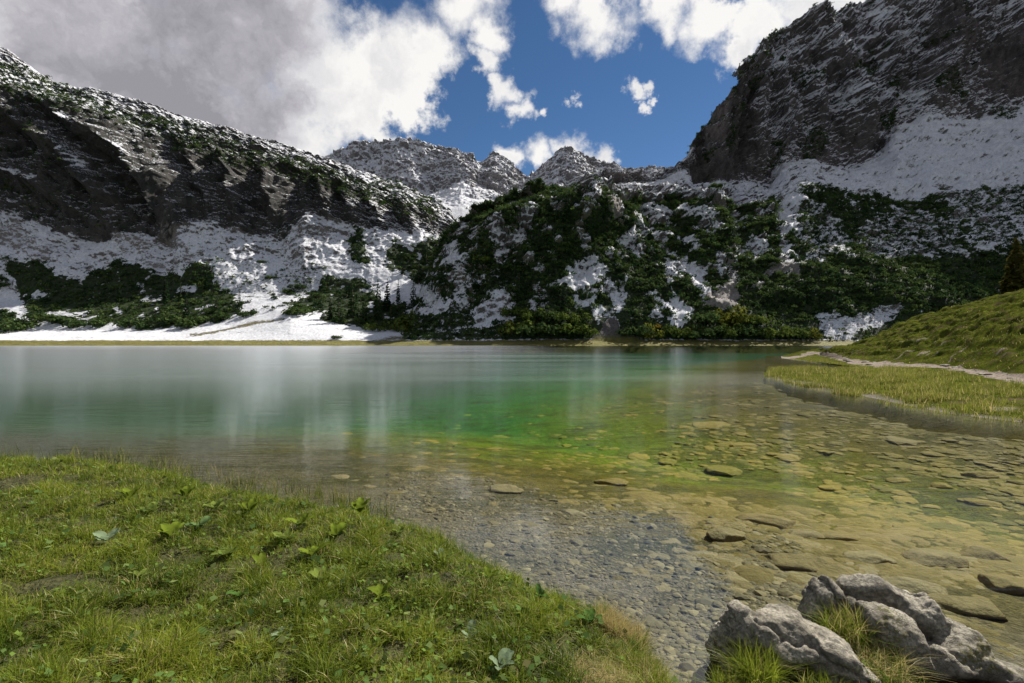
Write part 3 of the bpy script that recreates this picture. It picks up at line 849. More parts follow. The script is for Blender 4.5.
# ------------------------------------------------------------------ countable trees and bushes on the far shore
def surf_at(x, y):
    """the slope point that the photograph shows at pixel x, y"""
    best = None
    for Pg in (PL, PR):
        fy = CY - (Pg[..., 2] - EYE) / Pg[..., 1] * F
        fx = CX + Pg[..., 0] / Pg[..., 1] * F
        d = (fx - x) ** 2 + (fy - y) ** 2 + np.where(Pg[..., 1] > 640, 1e5, 0)
        dm = d.min()
        cand = np.where(d < dm + 2.0, Pg[..., 1], 1e9)
        i = np.unravel_index(np.argmin(cand), d.shape)
        if best is None or dm < best[0] - 2: best = (dm, Pg[i].copy())
    return best[1]


def make_conifer(name, mat, seed, levels=13, spread=0.2, nq=26):
    root = bpy.data.objects.new(name, None); COL.objects.link(root)
    r = np.random.default_rng(seed)
    th = np.linspace(0, 2 * np.pi, 7)[:-1]
    zs = np.array([0, .3, .7, .97]); rs = np.array([.022, .016, .009, .002])
    V = np.concatenate([np.stack([np.cos(th) * q, np.sin(th) * q, 0 * th + z], -1) for z, q in zip(zs, rs)])
    Fq = [[k * 6 + i, k * 6 + (i + 1) % 6, (k + 1) * 6 + (i + 1) % 6, (k + 1) * 6 + i] for k in range(3) for i in range(6)]
    build('trunk', V, np.array(Fq), M_bark, root)
    C, N, S = [], [], []
    for L in range(levels):
        f = L / (levels - 1)
        z = 0.06 + 0.93 * f
        rad = spread * (1 - f) ** 0.85 * r.uniform(.75, 1.15) + 0.008
        for _ in range(int(nq * (1 - f) ** .8) + 4):
            a = r.uniform(0, 2 * np.pi); q = rad * r.uniform(.2, 1.0) ** .6
            C.append([np.cos(a) * q, np.sin(a) * q, z - q * 0.35 + r.normal() * .012]); N.append([np.cos(a) * .5, np.sin(a) * .5, .7]); S.append(0.022 + .02 * (1 - f))
    V, Fq = quad_cloud(np.array(C), np.array(N), np.array(S), r)
    build('crown', V, Fq, mat, root, smooth=False, attrs={'rnd': np.full(len(V), r.uniform())})
    return root


def make_bush(name, mat, seed, nq=420):
    root = bpy.data.objects.new(name, None); COL.objects.link(root)
    r = np.random.default_rng(seed)
    V, Fq = clump_template(nq, seed, 0.95, 9)
    V = (V - 0) * np.array([1, 1, 1.0])
    # smaller leaves
    c4 = V.reshape(-1, 4, 3); cc = c4.mean(1, keepdims=True); V = (cc + (c4 - cc) * 0.5).reshape(-1, 3)
    build('crown', V, Fq, mat, root, smooth=False, attrs={'rnd': np.repeat(r.uniform(0, 1, len(V) // 4), 4) * .5 + .25})
    tv, tf, off = [], [], 0
    for k in range(4):
        a = r.uniform(0, 6.28)
        top = np.array([np.cos(a) * .35, np.sin(a) * .35, .5])
        for i, (pz, q) in enumerate(((0, .05), (1, .02))):
            for th in (0, 2.1, 4.2):
                tv.append(top * pz + np.array([np.cos(th) * q, np.sin(th) * q, 0]))
        for i in range(3):
            tf.append([off + i, off + (i + 1) % 3, off + 3 + (i + 1) % 3, off + 3 + i])
        off += 6
    build('stems', np.array(tv), np.array(tf), M_bark, root)
    return root


def copy_tree(o):
    n = o.copy(); COL.objects.link(n)
    for ch in list(o.children):
        c_ = ch.copy(); COL.objects.link(c_); c_.parent = n
    return n


_used = set()


def put(proto, x, y, hpx, wf=1.0, label=None, cat='tree', group=None, P=None):
    o = proto if proto.name not in _used else copy_tree(proto)
    _used.add(proto.name)
    if P is None: P = surf_at(x, y)
    h = hpx / F * P[1]
    o.location = (float(P[0]), float(P[1]), float(P[2]) - 0.1)
    o.scale = (h * wf, h * wf, h)
    o.rotation_euler = (0, 0, random.uniform(0, 6.28))
    tag(o, label, cat, group)
    return o


spr = [make_conifer('spruce_tree', M_spruce, 40 + k, spread=(.19, .24, .16)[k]) for k in range(3)]
M_bush2 = leaf_material('yellowing_bush_leaves', (0.06, 0.075, 0.014), (0.20, 0.20, 0.03), 0.2, 0.3)
bsh = [make_bush('green_bush', (M_bush, M_scrub, M_bush2)[k], 60 + k) for k in range(3)]
dbs = [make_bush('dark_bush', M_scrub, 70 + k) for k in range(2)]
G_T = 'small spruces scattered along the far shore'
G_B = 'green bushes along the far shore'
G_D = 'dark dwarf pines at the foot of the far slope'
L_T = 'small dark pointed spruce among the scrub above the far shore'
L_B = 'round green bush at the foot of the far slope'
L_D = 'dark dwarf pine bush in the snow at the foot of the left slope'
special = [(475, 222, 10, 'lone tiny spruce standing against the smooth snow gully'), (414, 306, 26, 'tall thin spruce beside the round snow patch above the far shore'),
           (388, 308, 30, 'dark spruce at the left end of the oval snow patch'), (448, 272, 34, 'tallest dark spruce on the slope under the snow gully'),
           (426, 262, 22, 'spruce above the oval snow patch, left of the tallest one'), (566, 216, 22, 'slim spruce rising from the top of the round scrub hill'), (84, 58 + 30, 5, None)]
i = 0
for (x, y, h, lb) in special:
    if lb is None: continue
    put(spr[i % 3], x, y, h, 1.0, lb, 'spruce', None); i += 1
ORD = ['first', 'second', 'third', 'fourth', 'fifth', 'sixth', 'seventh', 'eighth', 'ninth', 'tenth', 'eleventh', 'twelfth', 'thirteenth', 'fourteenth', 'fifteenth', 'sixteenth']


def ordered(items, zones, fallback):
    """a label for each plant: its place from the left within the stretch of shore or slope it stands on"""
    lab = {}
    seen = set()
    for (x0, x1, y0, y1, phrase) in zones:
        sel = sorted(k for k, it in enumerate(items) if k not in seen and x0 <= it[0] < x1 and y0 <= it[1] < y1)
        sel.sort(key=lambda k: items[k][0])
        seen.update(sel)
        for j, k in enumerate(sel):
            lab[k] = phrase.replace('#', ORD[j])
    return [lab.get(k, fallback) for k in range(len(items))]


_items = [(378, 318, 26), (340, 322, 30), (330, 318, 24), (352, 316, 28), (364, 322, 24), (405, 322, 20), (392, 322, 20), (398, 300, 16), (438, 280, 20), (456, 268, 18), (434, 270, 16),
                  (186, 322, 26), (166, 300, 18), (180, 296, 18), (120, 300, 20), (218, 312, 18), (240, 308, 20), (206, 288, 18), (470, 300, 18), (484, 306, 20), (462, 316, 18), (498, 300, 18), (520, 300, 20),
                  (540, 306, 20), (565, 308, 24), (556, 296, 18), (600, 300, 16), (470, 280, 16), (500, 280, 14), (546, 240, 12), (418, 282, 14), (404, 274, 14), (350, 296, 14), (312, 300, 14)]
for (x, y, h), lb in zip(_items, ordered(_items, [(0, 260, 0, 400, '# dark spruce from the left in the scrub at the foot of the left cliff'), (300, 425, 290, 400, '# spruce from the left in the dark thicket beside the snowy shore flat'), (300, 440, 0, 290, '# spruce from the left on the snow below the left cliff end'), (430, 520, 0, 400, '# spruce from the left on the slope right of the oval snow patch'), (520, 700, 0, 400, '# spruce from the left on the round scrub hill')], L_T)):
    put(spr[random.randrange(3)], x, y, h * random.uniform(.9, 1.55), random.uniform(.75, 1.1), lb, 'spruce', G_T)
_items = [(433, 334, 17), (416, 332, 12), (446, 330, 13), (478, 334, 12), (490, 336, 10), (500, 326, 16), (512, 334, 14), (525, 332, 16), (538, 334, 15), (552, 335, 16), (568, 336, 15), (582, 336, 13),
                  (404, 326, 14), (396, 330, 12), (470, 320, 14), (446, 310, 12), (484, 318, 11), (420, 318, 14), (655, 338, 12), (670, 337, 12), (684, 337, 14), (698, 337, 13), (712, 336, 14), (726, 335, 15),
                  (740, 336, 15), (752, 337, 14), (764, 337, 13), (776, 338, 13), (790, 338, 15), (800, 339, 13), (812, 339, 10), (705, 322, 14), (722, 324, 14), (738, 322, 16), (755, 326, 14),
                  (530, 318, 14), (546, 320, 14), (560, 322, 14), (576, 324, 12), (510, 316, 12), (455, 288, 12), (478, 290, 12), (500, 270, 10), (512, 292, 12), (484, 262, 10), (636, 334, 14), (626, 336, 10), (373, 330, 10)]
for (x, y, h), lb in zip(_items, ordered(_items, [(380, 470, 324, 400, '# green bush from the left in the front row by the grassy shore'), (470, 600, 325, 400, '# green bush from the left in the front row under the round hill'), (600, 730, 331, 400, '# green bush from the left in the front row below the gravel fan'), (730, 830, 331, 400, '# green bush from the left in the front row ending at the headland'), (690, 780, 300, 331, '# green bush from the left just behind the shore row under the gravel fan'), (380, 500, 0, 324, '# green bush from the left behind the front row near the oval snow'), (500, 600, 0, 325, '# green bush from the left behind the front row under the round hill')], L_B)):
    put(bsh[random.choice((0, 0, 1, 1, 2))], x, y, h * random.uniform(.9, 1.15), random.uniform(.75, 1.0), lb, 'bush', G_B)
_items = [(8, 330, 13), (20, 326, 12), (130, 326, 12), (144, 328, 9), (188, 326, 12), (200, 322, 10), (75, 326, 10), (60, 322, 12), (40, 320, 12), (98, 325, 10), (170, 322, 12), (222, 318, 10), (292, 314, 9), (300, 312, 9), (245, 316, 8),
                  (336, 338, 5), (440, 322, 9), (424, 306, 7), (270, 278, 5), (286, 292, 7), (302, 288, 7), (318, 296, 6), (262, 262, 4), (0, 286, 8)]
for (x, y, h), lb in zip(_items, ordered(_items, [(0, 110, 0, 400, '# dark dwarf pine from the left edge along the snowy shore flat'), (110, 260, 0, 400, '# dark dwarf pine from the left in the middle of the snowy shore flat'), (260, 330, 0, 296, '# small dwarf pine from the left high on the snow under the cliff'), (280, 460, 296, 400, '# dwarf pine from the left round the thicket beside the snowy flat')], L_D)):
    put(dbs[random.randrange(2)], x, y, h, random.uniform(.9, 1.3), lb, 'bush', G_D)
yb = make_bush('yellow_bush', M_yellow, 90, 200); put(yb, 659, 327, 6, 1.0, 'small yellow autumn bush at the foot of the scrub slope', 'bush')
lr = make_conifer('larch_tree', M_larch, 91, 20, .2, 60)
Pl = np.array([(1016 - 512) / 500 * 70, 70, 5.5]); put(lr, 0, 0, 78, 1.15, 'tall brown green larch rising behind the grassy rise at the right edge', 'larch', P=Pl)

# ------------------------------------------------------------------ headland on the right: grassy rise, dirt path and marshy spit
X = np.arange(766, 1700.1, 1.5)
hd = lambda pts: curve(pts, X)


def Yof(y, z): return (EYE - z) * F / (y - CY)


zc = {}
rws = []
y1 = hd([(766, 378), (775, 379), (790, 384), (820, 390), (850, 396), (900, 406), (950, 415), (1000, 421), (1024, 423), (1300, 470), (1700, 540)])
rws.append((8, Yof(y1, 0.0) - 1.6 * np.minimum(1, Yof(y1, 0.0) / 20), np.full_like(X, -.65)))
rws.append((60, Yof(y1, 0.0), np.full_like(X, -0.02)))
y2 = hd([(766, 374), (775, 373), (800, 370), (850, 371.5), (900, 380), (950, 392), (1024, 402), (1300, 440), (1700, 500)])
z2 = hd([(766, 0.02), (780, .16), (850, .2), (900, .25), (1700, .35)])
rws.append((30, Yof(y2, z2), z2))
y3 = hd([(766, 365), (800, 366), (850, 368.5), (870, 369), (900, 372), (950, 381), (1024, 392), (1300, 425), (1700, 480)])
z3 = hd([(766, -.35), (840, -.3), (868, .12), (900, .28), (1700, .45)])
rws.append((30, Yof(y3, z3), z3))
y4 = hd([(766, 359), (782, 358.2), (800, 360), (825, 363), (850, 366), (870, 366.5), (900, 368), (950, 376), (1024, 388), (1300, 418), (1700, 470)])
z4 = hd([(766, -.2), (782, 0.0), (800, .04), (850, .08), (870, .18), (900, .3), (1700, .55)])
rws.append((40, Yof(y4, z4), z4))
y5 = hd([(766, 357.6), (782, 357.2), (800, 356.5), (820, 355.5), (840, 359), (850, 361), (870, 361.5), (900, 363), (950, 367), (1024, 378), (1300, 400), (1700, 440)])
z5 = hd([(766, -.3), (782, 0.02), (800, .1), (820, .14), (850, .25), (900, .42), (1700, .8)])
rws.append((170, Yof(y5, z5), z5))
crest = hd([(766, 357.3), (782, 356), (800, 352.5), (830, 349), (850, 345), (865, 340), (880, 335), (895, 327), (910, 321), (930, 315), (950, 310), (975, 304), (1000, 297), (1024, 292), (1100, 276), (1300, 240), (1700, 200)])
Y6 = np.maximum(hd([(766, 66), (800, 66), (850, 64), (900, 58), (1024, 46), (1300, 34), (1700, 28)]), Yof(y5, z5) + 5)
Z6 = EYE + (CY - crest) / F * Y6
rws.append((12, Y6, Z6))
rws.append((6, Y6 + 14, Z6 * 0.6 - .4))
rws.append((2, Y6 + 45, Z6 * 0 - 1.5))
YY, ZZ, TT = [], [], []
for k in range(len(rws) - 1):
    n, Ya, za = rws[k]; _, Yb_, zb = rws[k + 1]
    for s in np.linspace(0, 1, n, endpoint=False):
        e = s if k != 5 else s
        YY.append(Ya + (Yb_ - Ya) * s)
        zz_ = za + (zb - za) * e
        if k == 5: zz_ = zz_ + np.sin(s * np.pi) * 0.10 * (zb - za)       # a slightly domed slope
        ZZ.append(zz_); TT.append(np.full_like(X, k + s))
YY.append(rws[-1][1]); ZZ.append(rws[-1][2]); TT.append(np.full_like(X, len(rws) - 1))
YY, ZZ, TT = np.array(YY), np.array(ZZ), np.array(TT)
HX = (X[None] - CX) / F * YY
P = np.stack([HX, YY, ZZ], -1)
tus = fbm(P * np.array([0.2, 0.75, 0]) + 3, 5, .62, ridged=True)
rise = sstep(TT, 4.9, 5.3)
terr = np.sin((P[..., 2] * 7.5 + fbm(P * np.array([.25, .25, 0]) + 44, 4, .6) * 9)) * .5
P[..., 2] += (tus * 0.55 + terr * .30) * rise * np.minimum(1, np.maximum(ZZ, 0) / .8) + fbm(P * np.array([2.2, 2.2, 0]), 4, .6) * 0.05 * sstep(ZZ, 0.05, .3)
P[..., 2] += fbm(P * np.array([.12, .12, 0]) + 9, 3) * 0.35 * rise * np.minimum(1, np.maximum(ZZ, 0) / 2)
PXh = np.broadcast_to(X, YY.shape); PYh = CY - (P[..., 2] - EYE) / P[..., 1] * F
# dirt: a path along the foot, and bare spots
wob = fbm(P * 0.5 + 7, 4, .6)
pathc = curve([(790, 358), (815, 352.5), (835, 356), (850, 361), (870, 364), (895, 365), (925, 365), (960, 369), (1000, 376), (1024, 380), (1300, 410), (1700, 450)], PXh)
pw = curve([(790, 1.0), (830, 2.5), (850, 3), (880, 3.0), (920, 1.8), (960, 2.2), (1000, 5), (1024, 6), (1700, 9)], PXh)
dirt = np.exp(-(np.abs(PYh + wob * 4 - pathc) / pw) ** 3)
dirt = np.maximum(dirt, np.exp(-(((PXh - 1003) / 26) ** 2 + ((PYh - 409 - wob * 9) / 6) ** 2)) * .62)
dirt = np.maximum(dirt, sstep(wob + tus * .6, .25, .5) * sstep(TT, 4.6, 5.0) * (1 - sstep(TT, 5.25, 5.5)) * .55)
dirt = np.clip(dirt, 0, 1)
m, t, out = new_mat('headland_turf')
pos = t.n('ShaderNodeNewGeometry').outputs['Position']
dr = t.n('ShaderNodeAttribute', attribute_name='dirt').outputs['Fac']
zz = t.n('ShaderNodeSeparateXYZ', i_0=pos).outputs['Z']
n1 = t.noise(pos, 0.8, 6, .7); n2 = t.noise(pos, 6, 5, .7)
gc = t.mix(t.ramp(n1, .3, .7), (0.028, 0.043, 0.005), (0.088, 0.102, 0.012))
gc = t.mix(t.ramp(n2, .4, .75), gc, (0.045, 0.036, 0.016))
gc = t.mix(t.ramp(t.noise(t.scale(pos, (.7, .7, 3)), 1.0, 6, .7), .52, .66), gc, (0.075, 0.058, 0.032))
dc = t.mix(t.ramp(n2, .3, .7), (0.28, 0.24, 0.205), (0.12, 0.095, 0.075))
k = t.ramp(t.math('ADD', dr, t.math('MULTIPLY', t.math('SUBTRACT', n2, .5), .7)), .38, .6)
colr = t.mix(k, gc, dc)
bedh = t.cramp(t.ramp(t.math('ADD', zz, t.math('MULTIPLY', t.math('SUBTRACT', n1, .5), .5)), -2.6, -0.05, smooth=False), BED_STOPS)  # same painted-in water absorption on the submerged edge
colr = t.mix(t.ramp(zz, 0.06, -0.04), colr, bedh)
b = t.n('ShaderNodeBump'); b.inputs['Strength'].default_value = .8; b.inputs['Distance'].default_value = .15
t.put(b.inputs['Height'], t.math('ADD', n1, t.math('MULTIPLY', n2, .4)))
p = t.n('ShaderNodeBsdfPrincipled', i_Base_Color=colr, i_Roughness=1.0); p.inputs['Specular IOR Level'].default_value = .0
t.put(p.inputs['Normal'], b); t.put(out.inputs['Surface'], p)
o = build('grassy_headland', P.reshape(-1, 3), grid_faces(*YY.shape), m, attrs={'dirt': dirt})
tag(o, 'grassy rise with a dirt path and marshy spit on the right shore', 'headland', kind='structure')
PH, TTh = P, TT


# ------------------------------------------------------------------ grass
def blades(name, label, B, L, W, lean, color, r, cat='grass', segs=3, kind='stuff', mat=None, curl=1.0):
    """tapered curved blades: B roots (n,3), L lengths, W widths"""
    n = len(B)
    a = r.uniform(0, 2 * np.pi, n)
    lx = np.cos(a) * lean; ly = np.sin(a) * lean
    fa = r.uniform(0, 2 * np.pi, n)
    sx, sy = np.cos(fa), np.sin(fa)
    V = np.zeros((n, 2 * (segs + 1), 3), np.float32)
    for k in range(segs + 1):
        s = k / segs
        cx = B[:, 0] + lx * L * s ** 1.7 * curl; cy = B[:, 1] + ly * L * s ** 1.7 * curl
        cz = B[:, 2] + L * (s - 0.42 * np.minimum(lean, 1.4) * s * s)
        wd = W * (1 - s) ** .7 * .5 + W * 0.04
        V[:, 2 * k] = np.stack([cx - sx * wd, cy - sy * wd, cz], -1)
        V[:, 2 * k + 1] = np.stack([cx + sx * wd, cy + sy * wd, cz], -1)
    f = np.array([[2 * k, 2 * k + 1, 2 * k + 3, 2 * k + 2] for k in range(segs)])
    Fq = (f[None] + (np.arange(n) * 2 * (segs + 1))[:, None, None]).reshape(-1, 4)
    col = np.repeat(color, 2 * (segs + 1), axis=0)
    o = build(name, V.reshape(-1, 3), Fq, mat or M_grass, smooth=True, colors=col)
    if label: tag(o, label, cat, kind=kind)
    return o


def grass_colors(P, r, dry=0.1, base=((0.060, 0.100, 0.010), (0.235, 0.275, 0.028)), dryc=(0.42, 0.34, 0.14)):
    n = len(P)
    q = np.stack([P[:, 0], P[:, 1], 0 * P[:, 0]], -1)
    f = np.clip(0.5 + fbm(q * 1.3 + 4, 4) * 1.1 + r.normal(size=n) * .22, 0, 1)[:, None]
    c_ = np.array(base[0]) * (1 - f) + np.array(base[1]) * f
    c_ = c_ * r.uniform(.75, 1.25, n)[:, None]
    d = (r.uniform(size=n) < dry * (0.6 + 1.5 * sstep(fbm(q * 2.1 + 50, 3), 0, .5)))[:, None]
    return np.where(d, np.array(dryc) * r.uniform(.6, 1.2, n)[:, None], c_)


r = np.random.default_rng(11)
# near bank: sample more densely close to the eye
n = 330000
u = r.uniform(-1.25, 0.75, n * 2); Yr = 1.3 * (11 / 1.3) ** r.uniform(0, 1, n * 2)
Xr = u * (Yr + 0.3)
Z, S_ = ground(Xr, Yr)
q = np.stack([Xr, Yr, 0 * Xr], -1)
bare = np.zeros(len(Xr))
for (bx, by, br, bz) in [(290, 665, .17, .4), (605, 655, .25, .3), (50, 556, .3, .5), (255, 545, .2, .4), (395, 625, .1, .4), (20, 470, .4, .4), (745, 675, .25, .15), (780, 680, .3, .15), (840, 690, .3, .15)]:
    w3 = world_pt(bx, by, bz)
    bare = np.maximum(bare, np.exp(-(((Xr - w3[0]) ** 2 + (Yr - w3[1]) ** 2) / br ** 2)))
tuft = fbm(q * 3.6, 4, .65)
keep = (S_ > 0.0) & (r.uniform(size=len(Xr)) > bare * 1.3) & (r.uniform(size=len(Xr)) < 0.66 + tuft * 1.6) & ((Xr < 1.25) | (r.uniform(size=len(Xr)) < .35))
Xr, Yr, Z, S_, tuft = Xr[keep][:n], Yr[keep][:n], Z[keep][:n], S_[keep][:n], tuft[keep][:n]
B = np.stack([Xr, Yr, Z - .005], -1)
L = (0.03 + 0.10 * np.clip(.3 + tuft * 1.9, 0, 1.4)) * r.uniform(.6, 1.5, len(B)) * (1 + .04 * Yr)
W = r.uniform(.0022, .0042, len(B)) * (1 + 0.14 * Yr)
gcol = grass_colors(B, r, .10)
blades('grass', 'short green meadow grass covering the near bank', B, L, W, np.abs(r.normal(.75, .45, len(B))), gcol, r)
print('grass', len(B))

# small round herb leaves among the grass
k = r.choice(len(B), 15000, p=(sstep(fbm(np.stack([Xr, Yr, 0 * Xr], -1) * .9 + 33, 3), -.1, .4) + .08) / (sstep(fbm(np.stack([Xr, Yr, 0 * Xr], -1) * .9 + 33, 3), -.1, .4) + .08).sum())
C = B[k] + np.stack([r.normal(size=len(k)) * .01, r.normal(size=len(k)) * .01, r.uniform(.02, .075, len(k))], -1)
V, Fq = quad_cloud(C, np.tile(np.array([0, 0.0, 1.0]), (len(k), 1)), r.uniform(.005, .013, len(k)) * (1 + .06 * C[:, 1]), r)
cl = np.array([.09, .15, .03]) * r.uniform(.6, 1.5, (len(k), 1)) * np.array([1, 1, 1]) + np.array([.03, .01, .0]) * r.uniform(0, 1, (len(k), 1))
o = build('clover_leaves', V, Fq, M_leaf, smooth=False, colors=np.repeat(cl, 4, axis=0))
tag(o, 'tiny round herb leaves mixed into the grass of the near bank', 'herbs', kind='stuff')

k = r.choice(len(B), 2600)
C = B[k] + np.stack([r.normal(size=len(k)) * .01, r.normal(size=len(k)) * .01, r.uniform(.03, .08, len(k))], -1)
V, Fq = quad_cloud(C, np.tile(np.array([0, -.2, 1.0]), (len(k), 1)), r.uniform(.009, .02, len(k)) * (1 + .08 * C[:, 1]), r)
cl = np.array([.10, .17, .045]) * r.uniform(.4, 1.2, (len(k), 1)) + np.array([.09, .05, .03]) * r.uniform(0, 1, (len(k), 1)) ** 3
o = build('herb_leaves', V, Fq, M_leaf, smooth=False, colors=np.repeat(cl, 4, axis=0))
tag(o, 'larger herb leaves lying flat in the turf of the near bank', 'herbs', kind='stuff')

# shoreline fringe on the left
n = 3000
xs_ = r.uniform(-30, 395, n); ys_ = curve([(-30, 452), (0, 453), (60, 452), (120, 456), (180, 463), (230, 478), (300, 490), (400, 512)], xs_) + np.abs(r.normal(0, 8, n)) - 5 + fbm(np.stack([xs_ * .02, 0 * xs_, 0 * xs_], -1), 3) * 14
kk = fbm(np.stack([xs_ * .03, ys_ * .0, 0 * xs_], -1), 3) + r.normal(size=n) * .18 > .04
xs_, ys_ = xs_[kk], ys_[kk]
Wp = np.array([world_pt(a_, b_, 0.0) for a_, b_ in zip(xs_, ys_)])
gz, _ = ground(Wp[:, 0], Wp[:, 1]); Wp[:, 2] = np.maximum(gz, -.12)
blades('reeds', 'thin yellow green reeds standing in the water along the left bank', Wp, r.uniform(.08, .34, len(Wp)) * r.uniform(.5, 1.2, len(Wp)), r.uniform(.004, .009, len(Wp)), np.abs(r.normal(.35, .3, len(Wp))),
       grass_colors(Wp, r, .15, ((.07, .10, .012), (.22, .24, .03))), r, cat='reeds')


def tuft_at(name, label, cat, C, n, rad, Lr, dry, r, ground_fn=None, lean=.7, w=(.002, .004), group=None):
    a = r.uniform(0, 6.28, n); q = rad * np.sqrt(r.uniform(0, 1, n))
    B = np.stack([C[0] + np.cos(a) * q, C[1] + np.sin(a) * q, np.full(n, C[2])], -1)
    if ground_fn is not None: B[:, 2] = ground_fn(B[:, 0], B[:, 1])[0] - .01
    o = blades(name, None, B, r.uniform(*Lr, n), r.uniform(*w, n), np.abs(r.normal(lean, .4, n)), grass_colors(B, r, dry), r, kind=None)
    tag(o, label, cat, group)
    return o


w3 = world_pt(620, 607, .22)
tuft_at('dry_grass_tuft', 'dry straw coloured grass tuft hanging over the bank edge', 'grass tuft', w3, 3200, .17, (.08, .2), .92, r, ground, .6)
w3 = world_pt(605, 655, .3)
tuft_at('dry_grass_tuft', 'flattened patch of brown dead grass in the turf below the straw tuft', 'grass tuft', w3, 2200, .2, (.03, .09), .85, r, ground, 1.3)
w3 = world_pt(640, 640, .25)
tuft_at('dry_grass_tuft', 'thin mixed dry and green tuft near the corner of the bank', 'grass tuft', w3, 1300, .16, (.05, .16), .5, r, ground, .7)
for (x, y, lb) in [(62, 450, 'dark green rush tuft standing in the water at the far left bank'), (360, 500, 'dark tuft of grass at the water edge right of the reeds')]:
    w3 = world_pt(x, y + 6, .05)
    tuft_at('rush_tuft', lb, 'grass tuft', w3, 260, .10, (.1, .22), .1, r, ground, .35, (.006, .009))

# marsh grass on the right spit and turf blades on the rise
flat = PH.reshape(-1, 3); tt = TTh.reshape(-1); dd = dirt.reshape(-1); pxh = PXh.reshape(-1); pyh = PYh.reshape(-1)
area = (np.linalg.norm(np.diff(PH, axis=0, append=PH[-1:]), axis=-1) * np.linalg.norm(np.diff(PH, axis=1, append=PH[:, -1:]), axis=-1)).reshape(-1)
cl = fbm(flat * np.array([.9, .9, 0]) + 12, 4, .6)
pr = area / flat[:, 1] * ((tt > 0.75) & (tt < 4.3)) * np.where(tt > 2.7, .3, 1) * sstep(fbm(flat * np.array([.5, .8, 0]) + 80, 3, .6), -.3, .15) * np.where(tt < .97, .35, 1) * (flat[:, 2] > -.1) * (pxh < 1200) * (1 - np.clip(dd * 1.4, 0, 1)) * sstep(cl, -.1, .2)
idx = r.choice(len(flat), 42000, p=pr / pr.sum())
B = flat[idx] + np.stack([r.normal(size=len(idx)) * .08, r.normal(size=len(idx)) * .08, np.zeros(len(idx)) - .03], -1)
blades('marsh_grass', 'yellow green marsh grass covering the low spit on the right', B, r.uniform(.10, .36, len(B)) * (.55 + .8 * sstep(cl[idx], -.2, .4)), r.uniform(.012, .022, len(B)), np.abs(r.normal(.35, .25, len(B))),
       grass_colors(B, r, .22, ((.09, .12, .018), (.24, .24, .045))), r, cat='marsh grass', segs=2)
pr = area / flat[:, 1] * (tt > 4.7) * (tt < 6.2) * (flat[:, 2] > .08) * (pxh < 1250) * (1 - np.clip(dd * 1.4, 0, 1)) * (.06 + sstep(tus.reshape(-1), -.25, .25))
idx = r.choice(len(flat), 20000, p=pr / pr.sum())
B = flat[idx] + np.stack([r.normal(size=len(idx)) * .1, r.normal(size=len(idx)) * .1, np.zeros(len(idx)) - .02], -1)
blades('turf', 'short turf covering the grassy rise on the right shore', B, r.uniform(.06, .2, len(B)), r.uniform(.012, .03, len(B)), np.abs(r.normal(.7, .4, len(B))),
       grass_colors(B, r, .12, ((.035, .055, .006), (.11, .125, .016))), r, cat='turf', segs=2)

# reeds lining the far bank foot of the mountains are part of the meadow strip

# ------------------------------------------------------------------ stones
def rock_mesh(seed, sub=3, facets=14, rough=.08, flat=.6):
    import bmesh
    bm = bmesh.new()
    bmesh.ops.create_icosphere(bm, subdivisions=sub, radius=1)
    V = np.array([v.co[:] for v in bm.verts]); Fq = np.array([[v.index for v in f.verts] for f in bm.faces])
    bm.free()
    r = np.random.default_rng(seed)
    N = r.normal(size=(facets, 3)); N /= np.linalg.norm(N, axis=1)[:, None]
    dd_ = r.uniform(.62, .95, facets)
    q = V @ N.T
    rad = np.where(q > .05, dd_ / np.maximum(q, .05), 9).min(1)
    rad = np.minimum(rad, 1.05)
    V = V * rad[:, None]
    V *= (1 + rough * fbm(V * 2.2 + seed, 4, .6))[:, None]
    V[:, 2] *= flat
    return V, Fq


m, t, out = new_mat('limestone_boulder')
geo = t.n('ShaderNodeNewGeometry')
pos = geo.outputs['Position']
n1 = t.noise(pos, 5, 8, .68, .4); n2 = t.noise(pos, 38, 6, .75); n3 = t.noise(pos, 1.8, 3, .5)
vr = t.n('ShaderNodeTexVoronoi'); vr.feature = 'DISTANCE_TO_EDGE'; t.put(vr.inputs['Vector'], t.vmath('ADD', t.scale(pos, (1, 1, 1.8)), t.vmath('SCALE', t.noise(pos, 6, 4, .6, col=True), s=.25))); vr.inputs['Scale'].default_value = 5.5
crack = t.ramp(vr.outputs['Distance'], .0, .035)
cr = t.cramp(n1, [(.30, (.085, .072, .05)), (.44, (.20, .175, .13)), (.58, (.36, .325, .25)), (.76, (.52, .475, .38))])
cr = t.mix(t.ramp(n2, .38, .62, 0, .8), cr, (.075, .068, .055))
cr = t.mix(t.math('MULTIPLY', t.math('MULTIPLY', t.math('SUBTRACT', 1.0, crack), t.ramp(n3, .5, .6)), .6), cr, (.04, .036, .03))
pz = t.n('ShaderNodeSeparateXYZ', i_0=pos).outputs['Z']
wet = t.ramp(t.math('ADD', pz, t.math('MULTIPLY', t.math('SUBTRACT', n1, .5), .12)), .10, .0)
cr = t.mix(t.math('MULTIPLY', wet, .65), cr, (.04, .036, .026))
moss = t.ramp(t.math('ADD', n3, t.math('MULTIPLY', t.math('SUBTRACT', n2, .5), .6)), .66, .74)
cr = t.mix(t.math('MULTIPLY', moss, .8), cr, (.11, .10, .02))
b = t.n('ShaderNodeBump'); b.inputs['Strength'].default_value = 1.0; b.inputs['Distance'].default_value = .035
t.put(b.inputs['Height'], t.math('ADD', t.math('MULTIPLY', n1, 1.0), t.math('ADD', t.math('MULTIPLY', n2, .35), t.math('MULTIPLY', crack, .05))))
p = t.n('ShaderNodeBsdfPrincipled', i_Base_Color=cr, i_Roughness=.85); p.inputs['Specular IOR Level'].default_value = .25
